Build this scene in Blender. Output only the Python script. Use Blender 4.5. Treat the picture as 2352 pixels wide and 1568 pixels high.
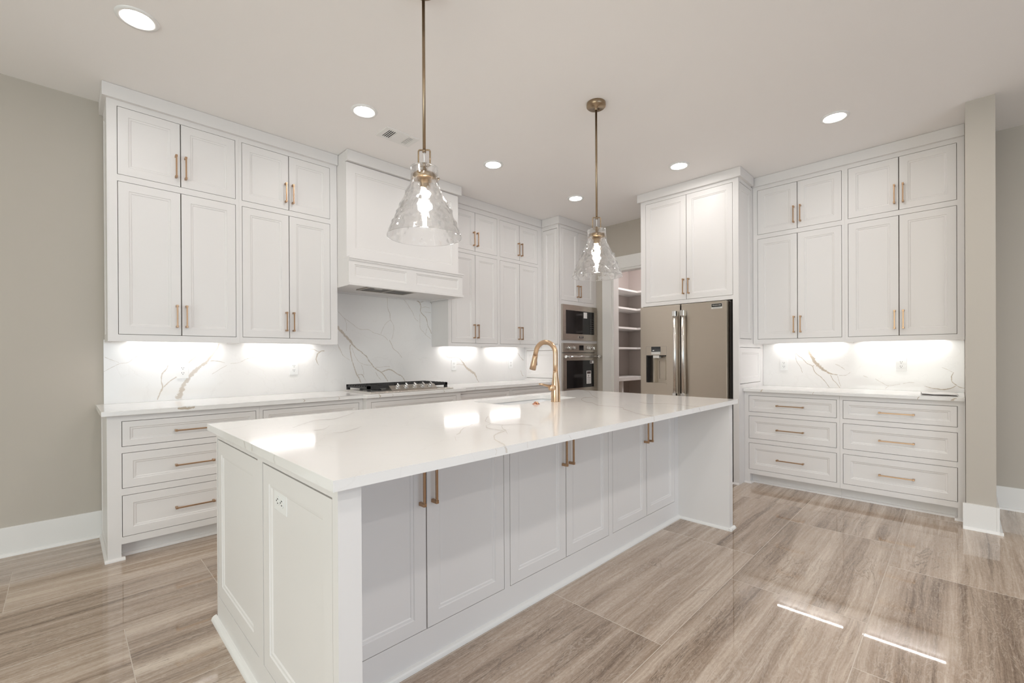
import bpy, bmesh, math, random
from mathutils import Vector, Matrix, noise
from mathutils.geometry import tessellate_polygon

for o in list(bpy.data.objects):
    bpy.data.objects.remove(o)
SC = bpy.context.scene
COL = SC.collection
random.seed(7)
PI = math.pi

# ------------------------------------------------------------------ camera
H_CEIL = 3.048
yaw, roll, pitch = 0.7847, 0.0052, -0.0024
F0 = Vector((math.sin(yaw), math.cos(yaw), 0))
R0 = Vector((math.cos(yaw), -math.sin(yaw), 0))
U0 = Vector((0, 0, 1))
Fv = F0 * math.cos(pitch) + U0 * math.sin(pitch)
U1 = -F0 * math.sin(pitch) + U0 * math.cos(pitch)
Rv = R0 * math.cos(roll) - U1 * math.sin(roll)
Uv = R0 * math.sin(roll) + U1 * math.cos(roll)
cam_d = bpy.data.cameras.new('camera')
cam = bpy.data.objects.new('camera', cam_d)
COL.objects.link(cam)
m = Matrix.Identity(4)
for i in range(3):
    m[i][0], m[i][1], m[i][2] = Rv[i], Uv[i], -Fv[i]
m[2][3] = 1.2462
cam.matrix_world = m
cam_d.sensor_width = 36.0
cam_d.lens = 36.0 * 1030.56 / 2352.0
cam_d.shift_y = (821.045 - 784.0) / 2352.0
cam_d.clip_start = 0.02
SC.camera = cam

# ------------------------------------------------------------------ light
SC.view_settings.view_transform = 'Standard'
SC.view_settings.look = 'None'
SC.view_settings.gamma = 1.0
SC.view_settings.use_curve_mapping = False
SC.view_settings.exposure = 0.28
SC.cycles.use_denoising = True
SC.cycles.max_bounces = 14
SC.cycles.diffuse_bounces = 6
SC.cycles.transmission_bounces = 8
SC.cycles.sample_clamp_indirect = 6.0
W = bpy.data.worlds.new('sky')
SC.world = W
W.use_nodes = True
W.node_tree.nodes['Background'].inputs[0].default_value = (0.80, 0.90, 1.0, 1)
W.node_tree.nodes['Background'].inputs[1].default_value = 0.3


def daylight(name, loc, rot, sx, sy, power, col):
    d = bpy.data.lights.new(name, 'AREA')
    d.shape = 'RECTANGLE'
    d.size, d.size_y, d.energy, d.color = sx, sy, power, col
    o = bpy.data.objects.new(name, d)
    COL.objects.link(o)
    o.location, o.rotation_euler = loc, rot
    return o


# daylight through the windows behind and to the left of the camera
daylight('daylight_rear', (0.4, -4.56, 1.40), (PI / 2, 0, 0), 4.6, 2.5, 74, (0.66, 0.82, 1.0))
daylight('daylight_side', (-3.95, 0.2, 1.5), (0, -PI / 2, 0), 2.1, 3.6, 115, (0.93, 1.0, 0.95))
DOWNLIGHT = 76.0
DOWNLIGHT_REAR = 235.0
LED = 36.0
BULB = 250.0

# ------------------------------------------------------------------ materials


def new_mat(name):
    mt = bpy.data.materials.new(name)
    mt.use_nodes = True
    return mt, mt.node_tree, mt.node_tree.nodes['Principled BSDF']


def simple(name, col, rough=0.5, metal=0.0, emit=None, estr=0.0, bump=0.0, bscale=200.0, spec=0.5, var=0.0):
    mt, nt, bs = new_mat(name)
    bs.inputs['Base Color'].default_value = (*col, 1)
    bs.inputs['Roughness'].default_value = rough
    bs.inputs['Metallic'].default_value = metal
    bs.inputs['Specular IOR Level'].default_value = spec
    if emit:
        bs.inputs['Emission Color'].default_value = (*emit, 1)
        bs.inputs['Emission Strength'].default_value = estr
    if bump or var:
        tc = nt.nodes.new('ShaderNodeTexCoord')
        nz = nt.nodes.new('ShaderNodeTexNoise')
        nz.inputs['Scale'].default_value = bscale
        nz.inputs['Detail'].default_value = 3
        nt.links.new(tc.outputs['Object'], nz.inputs['Vector'])
        if bump:
            bp = nt.nodes.new('ShaderNodeBump')
            bp.inputs['Strength'].default_value = bump
            bp.inputs['Distance'].default_value = 0.002
            nt.links.new(nz.outputs['Fac'], bp.inputs['Height'])
            nt.links.new(bp.outputs['Normal'], bs.inputs['Normal'])
        if var:
            mx = nt.nodes.new('ShaderNodeMix')
            mx.data_type = 'RGBA'
            mx.inputs['A'].default_value = (*[c * (1 - var) for c in col], 1)
            mx.inputs['B'].default_value = (*[min(1, c * (1 + var)) for c in col], 1)
            nt.links.new(nz.outputs['Fac'], mx.inputs['Factor'])
            nt.links.new(mx.outputs['Result'], bs.inputs['Base Color'])
    return mt


M = {}
M['white'] = simple('cabinet_paint', (0.765, 0.745, 0.732), 0.42, bump=0.03, bscale=350)
M['trim'] = simple('trim_paint', (0.80, 0.79, 0.77), 0.35)
M['wood_shade'] = simple('shaded_interior_wood', (0.22, 0.165, 0.12), 0.8, var=0.2, bscale=30)  # interior wood tone, darkened to put the shade of door gaps into its colour
M['wall'] = simple('wall_paint', (0.50, 0.46, 0.405), 0.85, bump=0.08, bscale=260)
M['pantry_wall'] = simple('pantry_wall_paint', (0.52, 0.475, 0.45), 0.85, bump=0.08, bscale=260)
M['ceil'] = simple('ceiling_paint', (0.88, 0.858, 0.845), 0.9, bump=0.10, bscale=220)
M['brass'] = simple('champagne_bronze', (0.46, 0.30, 0.185), 0.34, 1.0, var=0.05, bscale=60)
M['gold'] = simple('brushed_gold', (0.62, 0.44, 0.295), 0.28, 1.0, var=0.04, bscale=80)
M['antique'] = simple('antique_brass', (0.34, 0.255, 0.17), 0.33, 1.0, var=0.10, bscale=60)
M['copper'] = simple('rose_copper', (0.62, 0.30, 0.20), 0.15, 1.0, var=0.05, bscale=60)
M['black'] = simple('black_cast_iron', (0.018, 0.017, 0.017), 0.55, bump=0.1, bscale=300)
M['blackglass'] = simple('black_glass', (0.006, 0.006, 0.007), 0.06, spec=0.5)
M['dark'] = simple('dark_cavity', (0.012, 0.010, 0.009), 0.8)
M['chrome'] = simple('polished_chrome', (0.72, 0.71, 0.70), 0.12, 1.0)
M['plastic'] = simple('white_plastic', (0.84, 0.84, 0.83), 0.3)
M['slot'] = simple('dark_slot', (0.05, 0.045, 0.04), 0.7)
M['paper'] = simple('white_paper', (0.80, 0.79, 0.78), 0.7)
M['print'] = simple('dark_print', (0.10, 0.075, 0.07), 0.6)
M['grey'] = simple('grey_plastic', (0.20, 0.19, 0.18), 0.4)
M['porcelain'] = simple('white_porcelain', (0.82, 0.83, 0.84), 0.12)
M['label'] = simple('silver_label', (0.62, 0.60, 0.57), 0.4)
M['lamp'] = simple('lit_lens', (1, 1, 1), 0.5, emit=(1.0, 0.958, 0.925), estr=DOWNLIGHT)
M['lamp_rear'] = simple('lit_lens_rear', (1, 1, 1), 0.5, emit=(1.0, 0.958, 0.925), estr=DOWNLIGHT_REAR)
M['led'] = simple('lit_led_strip', (1, 1, 1), 0.5, emit=(1.0, 0.965, 0.935), estr=LED)
M['bulb'] = simple('lit_bulb', (1, 1, 1), 0.5, emit=(1.0, 0.87, 0.70), estr=BULB)
M['pantrylamp'] = simple('lit_opal_glass', (1, 1, 1), 0.5, emit=(1.0, 0.93, 0.93), estr=95.0)


def steel(name, col, rough, axis, aniso=0.0):
    mt, nt, bs = new_mat(name)
    bs.inputs['Metallic'].default_value = 1.0
    bs.inputs['Roughness'].default_value = rough
    if aniso:
        bs.inputs['Anisotropic'].default_value = aniso
        tg = nt.nodes.new('ShaderNodeTangent')
        tg.direction_type = 'RADIAL'
        tg.axis = 'Z'
        nt.links.new(tg.outputs[0], bs.inputs['Tangent'])
        bs.inputs['Anisotropic Rotation'].default_value = 0.25
    tc = nt.nodes.new('ShaderNodeTexCoord')
    mp = nt.nodes.new('ShaderNodeMapping')
    s = [900, 900, 900]
    s[axis] = 6
    mp.inputs['Scale'].default_value = s
    nz = nt.nodes.new('ShaderNodeTexNoise')
    nz.inputs['Scale'].default_value = 1.0
    nz.inputs['Detail'].default_value = 2
    nt.links.new(tc.outputs['Object'], mp.inputs['Vector'])
    nt.links.new(mp.outputs['Vector'], nz.inputs['Vector'])
    mr = nt.nodes.new('ShaderNodeMapRange')
    mr.inputs['To Min'].default_value = rough - 0.06
    mr.inputs['To Max'].default_value = rough + 0.08
    nt.links.new(nz.outputs['Fac'], mr.inputs['Value'])
    nt.links.new(mr.outputs['Result'], bs.inputs['Roughness'])
    mx = nt.nodes.new('ShaderNodeMix')
    mx.data_type = 'RGBA'
    mx.inputs['A'].default_value = (*[c * 0.92 for c in col], 1)
    mx.inputs['B'].default_value = (*[c * 1.06 for c in col], 1)
    nt.links.new(nz.outputs['Fac'], mx.inputs['Factor'])
    nt.links.new(mx.outputs['Result'], bs.inputs['Base Color'])
    return mt


M['steel'] = steel('brushed_stainless', (0.54, 0.485, 0.415), 0.36, 0, 0.95)
M['steelh'] = steel('brushed_stainless_horizontal', (0.50, 0.46, 0.41), 0.28, 0)
M['steelb'] = steel('bright_stainless', (0.76, 0.73, 0.69), 0.26, 0)


def quartz():
    """white polished quartz; the vein ribbons carry their own UV (u = -1..1 across the vein)."""
    mt, nt, bs = new_mat('white_veined_quartz')
    N, L = nt.nodes, nt.links
    tc = N.new('ShaderNodeTexCoord')
    n1 = N.new('ShaderNodeTexNoise')
    n1.inputs['Scale'].default_value = 2.2
    n1.inputs['Detail'].default_value = 5
    L.new(tc.outputs['Object'], n1.inputs['Vector'])
    base = N.new('ShaderNodeMix')
    base.data_type = 'RGBA'
    base.inputs['A'].default_value = (0.79, 0.778, 0.762, 1)
    base.inputs['B'].default_value = (0.84, 0.83, 0.818, 1)
    L.new(n1.outputs['Fac'], base.inputs['Factor'])
    # fine hairlines
    n2 = N.new('ShaderNodeTexNoise')
    n2.inputs['Scale'].default_value = 1.7
    n2.inputs['Detail'].default_value = 7
    n2.inputs['Distortion'].default_value = 1.6
    L.new(tc.outputs['Object'], n2.inputs['Vector'])
    a = N.new('ShaderNodeMath'); a.operation = 'SUBTRACT'; a.inputs[1].default_value = 0.5
    L.new(n2.outputs['Fac'], a.inputs[0])
    b = N.new('ShaderNodeMath'); b.operation = 'ABSOLUTE'
    L.new(a.outputs[0], b.inputs[0])
    c = N.new('ShaderNodeMapRange')
    c.inputs['From Min'].default_value = 0.0
    c.inputs['From Max'].default_value = 0.010
    c.inputs['To Min'].default_value = 0.07
    c.inputs['To Max'].default_value = 0.0
    L.new(b.outputs[0], c.inputs['Value'])
    hair = N.new('ShaderNodeMix')
    hair.data_type = 'RGBA'
    hair.inputs['B'].default_value = (0.50, 0.46, 0.42, 1)
    L.new(c.outputs['Result'], hair.inputs['Factor'])
    L.new(base.outputs['Result'], hair.inputs['A'])
    # vein ribbons
    at = N.new('ShaderNodeAttribute')
    at.attribute_name = 'vein'
    sep = N.new('ShaderNodeSeparateXYZ')
    L.new(at.outputs['Vector'], sep.inputs[0])
    n3 = N.new('ShaderNodeTexNoise')
    n3.inputs['Scale'].default_value = 60
    n3.inputs['Detail'].default_value = 4
    L.new(tc.outputs['Object'], n3.inputs['Vector'])
    n3m = N.new('ShaderNodeMapRange')
    n3m.inputs['To Min'].default_value = -0.75
    n3m.inputs['To Max'].default_value = 0.55
    L.new(n3.outputs['Fac'], n3m.inputs['Value'])
    ad = N.new('ShaderNodeMath'); ad.operation = 'ADD'
    L.new(sep.outputs['X'], ad.inputs[0])
    L.new(n3m.outputs['Result'], ad.inputs[1])
    # X holds the strength 0 (edge, bare stone) .. 1 (middle of the vein)
    r = N.new('ShaderNodeMapRange')
    r.interpolation_type = 'SMOOTHSTEP'
    r.inputs['From Min'].default_value = 0.24
    r.inputs['From Max'].default_value = 0.60
    L.new(ad.outputs[0], r.inputs['Value'])
    mul = N.new('ShaderNodeMath'); mul.operation = 'MULTIPLY'
    L.new(r.outputs['Result'], mul.inputs[0])
    L.new(sep.outputs['Y'], mul.inputs[1])
    n4 = N.new('ShaderNodeTexNoise')
    n4.inputs['Scale'].default_value = 14
    L.new(tc.outputs['Object'], n4.inputs['Vector'])
    vc = N.new('ShaderNodeMix')
    vc.data_type = 'RGBA'
    vc.inputs['A'].default_value = (0.44, 0.385, 0.32, 1)
    vc.inputs['B'].default_value = (0.56, 0.475, 0.385, 1)
    L.new(n4.outputs['Fac'], vc.inputs['Factor'])
    fin = N.new('ShaderNodeMix')
    fin.data_type = 'RGBA'
    L.new(mul.outputs[0], fin.inputs['Factor'])
    L.new(hair.outputs['Result'], fin.inputs['A'])
    L.new(vc.outputs['Result'], fin.inputs['B'])
    L.new(fin.outputs['Result'], bs.inputs['Base Color'])
    bs.inputs['Roughness'].default_value = 0.09
    bs.inputs['Specular IOR Level'].default_value = 0.5
    return mt


M['quartz'] = quartz()


def floor_mat():
    mt, nt, bs = new_mat('polished_travertine_tile')
    N, L = nt.nodes, nt.links

    def mth(op, a, b=None):
        n = N.new('ShaderNodeMath')
        n.operation = op
        for i, v in enumerate((a, b)):
            if v is None:
                continue
            if isinstance(v, (int, float)):
                n.inputs[i].default_value = v
            else:
                L.new(v, n.inputs[i])
        return n.outputs[0]
    tc = N.new('ShaderNodeTexCoord')
    sp = N.new('ShaderNodeSeparateXYZ')
    L.new(tc.outputs['Object'], sp.inputs[0])
    X, Y = sp.outputs['X'], sp.outputs['Y']
    TH, TW = 0.604, 1.22
    ry = mth('DIVIDE', mth('SUBTRACT', Y, 0.31 - TH * 30), TH)
    row = mth('FLOOR', ry)
    fy = mth('SUBTRACT', ry, row)
    ph = mth('MODULO', row, 3.0)
    off = mth('ADD', mth('MULTIPLY', ph, 0.405), 0.19 - TW * 30)
    rx = mth('DIVIDE', mth('SUBTRACT', X, off), TW)
    colm = mth('FLOOR', rx)
    fx = mth('SUBTRACT', rx, colm)
    # grout mask
    dy = mth('MULTIPLY', mth('MINIMUM', fy, mth('SUBTRACT', 1.0, fy)), TH)
    dx = mth('MULTIPLY', mth('MINIMUM', fx, mth('SUBTRACT', 1.0, fx)), TW)
    d = mth('MINIMUM', dx, dy)
    gr = N.new('ShaderNodeMapRange')
    gr.inputs['From Min'].default_value = 0.0011
    gr.inputs['From Max'].default_value = 0.0019
    gr.inputs['To Min'].default_value = 1.0
    gr.inputs['To Max'].default_value = 0.0
    L.new(d, gr.inputs['Value'])
    # per tile random shift
    cv = N.new('ShaderNodeCombineXYZ')
    L.new(row, cv.inputs[0]); L.new(colm, cv.inputs[1])
    wn = N.new('ShaderNodeTexWhiteNoise')
    wn.noise_dimensions = '3D'
    L.new(cv.outputs[0], wn.inputs['Vector'])
    rs = N.new('ShaderNodeSeparateColor')
    L.new(wn.outputs['Color'], rs.inputs[0])
    cx = N.new('ShaderNodeCombineXYZ')
    L.new(mth('ADD', mth('MULTIPLY', X, 1.0), mth('MULTIPLY', rs.outputs[0], 37.0)), cx.inputs[0])
    wp = N.new('ShaderNodeTexNoise')
    wp.inputs['Scale'].default_value = 3.2
    wp.inputs['Detail'].default_value = 4
    wc = N.new('ShaderNodeCombineXYZ')
    L.new(mth('MULTIPLY', X, 0.8), wc.inputs[0]); L.new(mth('ADD', mth('MULTIPLY', Y, 1.6), mth('MULTIPLY', rs.outputs[0], 9.0)), wc.inputs[1])
    L.new(wc.outputs[0], wp.inputs['Vector'])
    yw = mth('ADD', Y, mth('MULTIPLY', mth('SUBTRACT', wp.outputs['Fac'], 0.5), 0.035))
    L.new(mth('ADD', yw, mth('MULTIPLY', rs.outputs[1], 23.0)), cx.inputs[1])
    L.new(mth('MULTIPLY', rs.outputs[2], 11.0), cx.inputs[2])

    def nz(sx, sy, det, dist, rough=0.55):
        mp = N.new('ShaderNodeMapping')
        mp.inputs['Scale'].default_value = (sx, sy, 1)
        L.new(cx.outputs[0], mp.inputs['Vector'])
        n = N.new('ShaderNodeTexNoise')
        n.inputs['Scale'].default_value = 1.0
        n.inputs['Detail'].default_value = det
        n.inputs['Roughness'].default_value = rough
        n.inputs['Distortion'].default_value = dist
        L.new(mp.outputs[0], n.inputs['Vector'])
        return n.outputs['Fac']
    broad = nz(0.34, 9.5, 6, 0.45, 0.6)
    fine = nz(1.1, 34.0, 8, 1.3, 0.68)
    hairs = nz(3.2, 150.0, 4, 0.8, 0.7)
    grain = nz(55, 120, 3, 0.6, 0.75)
    s = mth('ADD', mth('MULTIPLY', broad, 0.52), mth('MULTIPLY', fine, 0.28))
    s = mth('ADD', s, mth('MULTIPLY', grain, 0.16))
    s = mth('ADD', s, mth('MULTIPLY', hairs, 0.16))
    s = mth('ADD', s, mth('MULTIPLY', mth('SUBTRACT', rs.outputs[2], 0.5), 0.06))
    cr = N.new('ShaderNodeValToRGB')
    e = cr.color_ramp.elements
    e[0].position, e[0].color = 0.40, (0.128, 0.088, 0.061, 1)
    e[1].position, e[1].color = 0.70, (0.66, 0.560, 0.470, 1)
    q = e.new(0.47); q.color = (0.255, 0.187, 0.138, 1)
    q = e.new(0.545); q.color = (0.390, 0.302, 0.234, 1)
    q = e.new(0.62); q.color = (0.510, 0.414, 0.334, 1)
    L.new(s, cr.inputs['Fac'])
    # dark thread veins
    th = nz(1.1, 7.0, 8, 1.4, 0.6)
    t = mth('ABSOLUTE', mth('SUBTRACT', th, 0.47))
    tm = N.new('ShaderNodeMapRange')
    tm.inputs['From Max'].default_value = 0.010
    tm.inputs['To Min'].default_value = 0.75
    tm.inputs['To Max'].default_value = 0.0
    L.new(t, tm.inputs['Value'])
    brk = nz(0.9, 3.0, 3, 0.0)
    bm_ = N.new('ShaderNodeMapRange')
    bm_.inputs['From Min'].default_value = 0.46
    bm_.inputs['From Max'].default_value = 0.62
    L.new(brk, bm_.inputs['Value'])
    tmask = mth('MULTIPLY', tm.outputs['Result'], bm_.outputs['Result'])
    m1 = N.new('ShaderNodeMix'); m1.data_type = 'RGBA'
    m1.inputs['B'].default_value = (0.13, 0.095, 0.072, 1)
    L.new(tmask, m1.inputs['Factor'])
    L.new(cr.outputs['Color'], m1.inputs['A'])
    # pale scribbles
    pn = nz(3.0, 16.0, 8, 1.8, 0.65)
    p = mth('ABSOLUTE', mth('SUBTRACT', pn, 0.52))
    pm = N.new('ShaderNodeMapRange')
    pm.inputs['From Max'].default_value = 0.02
    pm.inputs['To Min'].default_value = 0.35
    pm.inputs['To Max'].default_value = 0.0
    L.new(p, pm.inputs['Value'])
    m2 = N.new('ShaderNodeMix'); m2.data_type = 'RGBA'
    m2.inputs['B'].default_value = (0.66, 0.58, 0.50, 1)
    L.new(pm.outputs['Result'], m2.inputs['Factor'])
    L.new(m1.outputs['Result'], m2.inputs['A'])
    mg = N.new('ShaderNodeMix'); mg.data_type = 'RGBA'
    mg.inputs['B'].default_value = (0.56, 0.49, 0.42, 1)
    L.new(gr.outputs['Result'], mg.inputs['Factor'])
    L.new(m2.outputs['Result'], mg.inputs['A'])
    L.new(mg.outputs['Result'], bs.inputs['Base Color'])
    rg = N.new('ShaderNodeMapRange')
    rg.inputs['To Min'].default_value = 0.025
    rg.inputs['To Max'].default_value = 0.5
    L.new(gr.outputs['Result'], rg.inputs['Value'])
    L.new(rg.outputs['Result'], bs.inputs['Roughness'])
    bs.inputs['Specular IOR Level'].default_value = 0.8
    # very slight waviness of the polished face + sunk grout
    wv = nz(2.5, 6.0, 2, 0.2)
    hgt = mth('SUBTRACT', mth('MULTIPLY', wv, 0.35), mth('MULTIPLY', gr.outputs['Result'], 0.5))
    bp = N.new('ShaderNodeBump')
    bp.inputs['Strength'].default_value = 0.07
    bp.inputs['Distance'].default_value = 0.004
    L.new(hgt, bp.inputs['Height'])
    L.new(bp.outputs['Normal'], bs.inputs['Normal'])
    return mt


M['floor'] = floor_mat()


def glass():
    mt, nt, bs = new_mat('clear_hammered_glass')
    bs.inputs['Base Color'].default_value = (1, 1, 1, 1)
    bs.inputs['Roughness'].default_value = 0.0
    bs.inputs['IOR'].default_value = 1.46
    bs.inputs['Transmission Weight'].default_value = 1.0
    # thin blown glass: part of the light passes straight through
    tr = nt.nodes.new('ShaderNodeBsdfTransparent')
    mx = nt.nodes.new('ShaderNodeMixShader')
    mx.inputs[0].default_value = 0.40
    nt.links.new(bs.outputs[0], mx.inputs[1])
    nt.links.new(tr.outputs[0], mx.inputs[2])
    nt.links.new(mx.outputs[0], nt.nodes['Material Output'].inputs['Surface'])
    return mt


M['glass'] = glass()

# ------------------------------------------------------------------ mesh helpers
class B:
    """collects shapes into one mesh"""

    def __init__(self):
        self.bm = bmesh.new()
        self.vein = None

    def v(self, *p):
        return self.bm.verts.new(p)

    def f(self, vs, mi=0, smooth=False):
        try:
            fc = self.bm.faces.new(vs)
        except ValueError:
            return None
        fc.material_index = mi
        fc.smooth = smooth
        return fc

    def box(self, x0, x1, y0, y1, z0, z1, mi=0, bev=0.0):
        bm = bmesh.new()
        vs = [bm.verts.new((x, y, z)) for z in (z0, z1) for y in (y0, y1) for x in (x0, x1)]
        for q in ((0, 2, 3, 1), (4, 5, 7, 6), (0, 1, 5, 4), (2, 6, 7, 3), (0, 4, 6, 2), (1, 3, 7, 5)):
            bm.faces.new([vs[i] for i in q])
        if bev:
            bmesh.ops.bevel(bm, geom=list(bm.edges), offset=bev, segments=2, affect='EDGES', profile=0.5)
        self.merge(bm, mi)
        return self

    def merge(self, bm, mi=None, mat=None, smooth=None):
        vm = {}
        for v in bm.verts:
            p = mat @ v.co if mat else v.co
            vm[v] = self.bm.verts.new(p)
        for fc in bm.faces:
            n = self.f([vm[v] for v in fc.verts], fc.material_index if mi is None else mi, fc.smooth if smooth is None else smooth)
        bm.free()

    def plate(self, x0, x1, z0, z1, holes, y0, y1, mi=0):
        """a slab in the xz plane between y0 (front) and y1 with rectangular holes"""
        xs = sorted({x0, x1, *[h[0] for h in holes], *[h[1] for h in holes]})
        zs = sorted({z0, z1, *[h[2] for h in holes], *[h[3] for h in holes]})
        xs = [x for x in xs if x0 - 1e-9 <= x <= x1 + 1e-9]
        zs = [z for z in zs if z0 - 1e-9 <= z <= z1 + 1e-9]
        nx, nz_ = len(xs) - 1, len(zs) - 1

        def solid(i, j):
            if not (0 <= i < nx and 0 <= j < nz_):
                return False
            cx, cz = (xs[i] + xs[i + 1]) / 2, (zs[j] + zs[j + 1]) / 2
            return not any(h[0] < cx < h[1] and h[2] < cz < h[3] for h in holes)
        vd = {}

        def vv(i, j, k):
            if (i, j, k) not in vd:
                vd[i, j, k] = self.v(xs[i], (y0, y1)[k], zs[j])
            return vd[i, j, k]
        for i in range(nx):
            for j in range(nz_):
                if not solid(i, j):
                    continue
                self.f([vv(i, j, 0), vv(i + 1, j, 0), vv(i + 1, j + 1, 0), vv(i, j + 1, 0)], mi)
                self.f([vv(i, j, 1), vv(i, j + 1, 1), vv(i + 1, j + 1, 1), vv(i + 1, j, 1)], mi)
                if not solid(i - 1, j):
                    self.f([vv(i, j, 0), vv(i, j + 1, 0), vv(i, j + 1, 1), vv(i, j, 1)], mi)
                if not solid(i + 1, j):
                    self.f([vv(i + 1, j, 0), vv(i + 1, j, 1), vv(i + 1, j + 1, 1), vv(i + 1, j + 1, 0)], mi)
                if not solid(i, j - 1):
                    self.f([vv(i, j, 0), vv(i, j, 1), vv(i + 1, j, 1), vv(i + 1, j, 0)], mi)
                if not solid(i, j + 1):
                    self.f([vv(i, j + 1, 0), vv(i + 1, j + 1, 0), vv(i + 1, j + 1, 1), vv(i, j + 1, 1)], mi)
        return self

    def door(self, x0, x1, z0, z1, y=0.0, t=0.02, stile=0.055, rail=None, mi=0):
        """a framed door with a beaded step down to a flat panel; front faces -y"""
        rail = stile if rail is None else rail
        rings = [(0.0, 0.0, 0.0)]
        for e, dpt in ((0.0, 0.0), (0.003, 0.0038), (0.012, 0.0046), (0.016, 0.0082)):
            rings.append((stile + e, rail + e, dpt))
        loops = []
        for sx, sz, dpt in rings:
            loops.append([self.v(x0 + sx, y + dpt, z0 + sz), self.v(x1 - sx, y + dpt, z0 + sz),
                          self.v(x1 - sx, y + dpt, z1 - sz), self.v(x0 + sx, y + dpt, z1 - sz)])
        bk = [self.v(x0, y + t, z0), self.v(x1, y + t, z0), self.v(x1, y + t, z1), self.v(x0, y + t, z1)]
        for a, b in zip(loops, loops[1:]):
            for i in range(4):
                j = (i + 1) % 4
                self.f([a[i], a[j], b[j], b[i]], mi)
        self.f(loops[-1], mi)
        for i in range(4):
            j = (i + 1) % 4
            self.f([bk[i], bk[j], loops[0][j], loops[0][i]], mi)
        self.f(bk[::-1], mi)
        return self

    def lathe(self, prof, seg=32, c=(0, 0, 0), mi=0, mat=None, cap=True, smooth=True):
        """(r, z) profile spun round the z axis, placed by mat or moved to c"""
        mat = mat or Matrix.Translation(c)
        loops = []
        for r, z in prof:
            loops.append([self.bm.verts.new(mat @ Vector((r * math.cos(2 * PI * i / seg), r * math.sin(2 * PI * i / seg), z))) for i in range(seg)])
        for a, b in zip(loops, loops[1:]):
            for i in range(seg):
                j = (i + 1) % seg
                self.f([a[i], a[j], b[j], b[i]], mi, smooth)
        if cap:
            self.f(loops[0][::-1], mi)
            self.f(loops[-1], mi)
        return self

    def cyl(self, p0, p1, r, seg=20, mi=0, r1=None):
        p0, p1 = Vector(p0), Vector(p1)
        d = p1 - p0
        mat = Matrix.Translation(p0) @ d.to_track_quat('Z', 'Y').to_matrix().to_4x4()
        return self.lathe([(r, 0), (r if r1 is None else r1, d.length)], seg, mat=mat, mi=mi)

    def tube(self, pts, r, seg=12, mi=0, closed=False, radii=None):
        pts = [Vector(p) for p in pts]
        n = len(pts)
        loops = []
        prev = None
        for i, p in enumerate(pts):
            if closed:
                t = pts[(i + 1) % n] - pts[i - 1]
            else:
                t = pts[min(i + 1, n - 1)] - pts[max(i - 1, 0)]
            t.normalize()
            if prev is None:
                ref = Vector((0, 0, 1)) if abs(t.z) < 0.9 else Vector((1, 0, 0))
                a = t.cross(ref).normalized()
            else:
                a = (prev - t * prev.dot(t)).normalized()
            prev = a
            b = t.cross(a)
            rr = radii[i] if radii else r
            loops.append([self.v(*(p + a * rr * math.cos(2 * PI * k / seg) + b * rr * math.sin(2 * PI * k / seg))) for k in range(seg)])
        rng = range(n) if closed else range(n - 1)
        for i in rng:
            a, b = loops[i], loops[(i + 1) % n]
            for k in range(seg):
                j = (k + 1) % seg
                self.f([a[k], a[j], b[j], b[k]], mi, True)
        if not closed:
            self.f(loops[0][::-1], mi)
            self.f(loops[-1], mi)
        return self

    def prism(self, poly, z0, z1, mi=0, holes=(), bev=0.0):
        """a flat polygon (with holes) in xy, raised from z0 to z1"""
        if bev and not holes:
            bm = bmesh.new()
            bot = [bm.verts.new((x, y, z0)) for x, y in poly]
            top = [bm.verts.new((x, y, z1)) for x, y in poly]
            bm.faces.new(bot[::-1])
            bm.faces.new(top)
            n = len(poly)
            for i in range(n):
                bm.faces.new([bot[i], bot[(i + 1) % n], top[(i + 1) % n], top[i]])
            bmesh.ops.bevel(bm, geom=list(bm.edges), offset=bev, segments=2, affect='EDGES', profile=0.5)
            self.merge(bm, mi)
            return self
        rings = [list(poly)] + [list(h) for h in holes]
        flat = [p for r in rings for p in r]
        tris = tessellate_polygon([[Vector((x, y, 0)) for x, y in r] for r in rings])
        lo = [self.v(x, y, z0) for x, y in flat]
        hi = [self.v(x, y, z1) for x, y in flat]
        for t in tris:
            a, b, c = [Vector((*flat[i], 0)) for i in t]
            if (b - a).cross(c - a).z < 0:
                t = t[::-1]
            self.f([hi[i] for i in t], mi)
            self.f([lo[i] for i in t[::-1]], mi)
        o = 0
        for r in rings:
            n = len(r)
            for i in range(n):
                a, b = o + i, o + (i + 1) % n
                self.f([lo[a], lo[b], hi[b], hi[a]], mi)
            o += n
        return self

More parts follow.
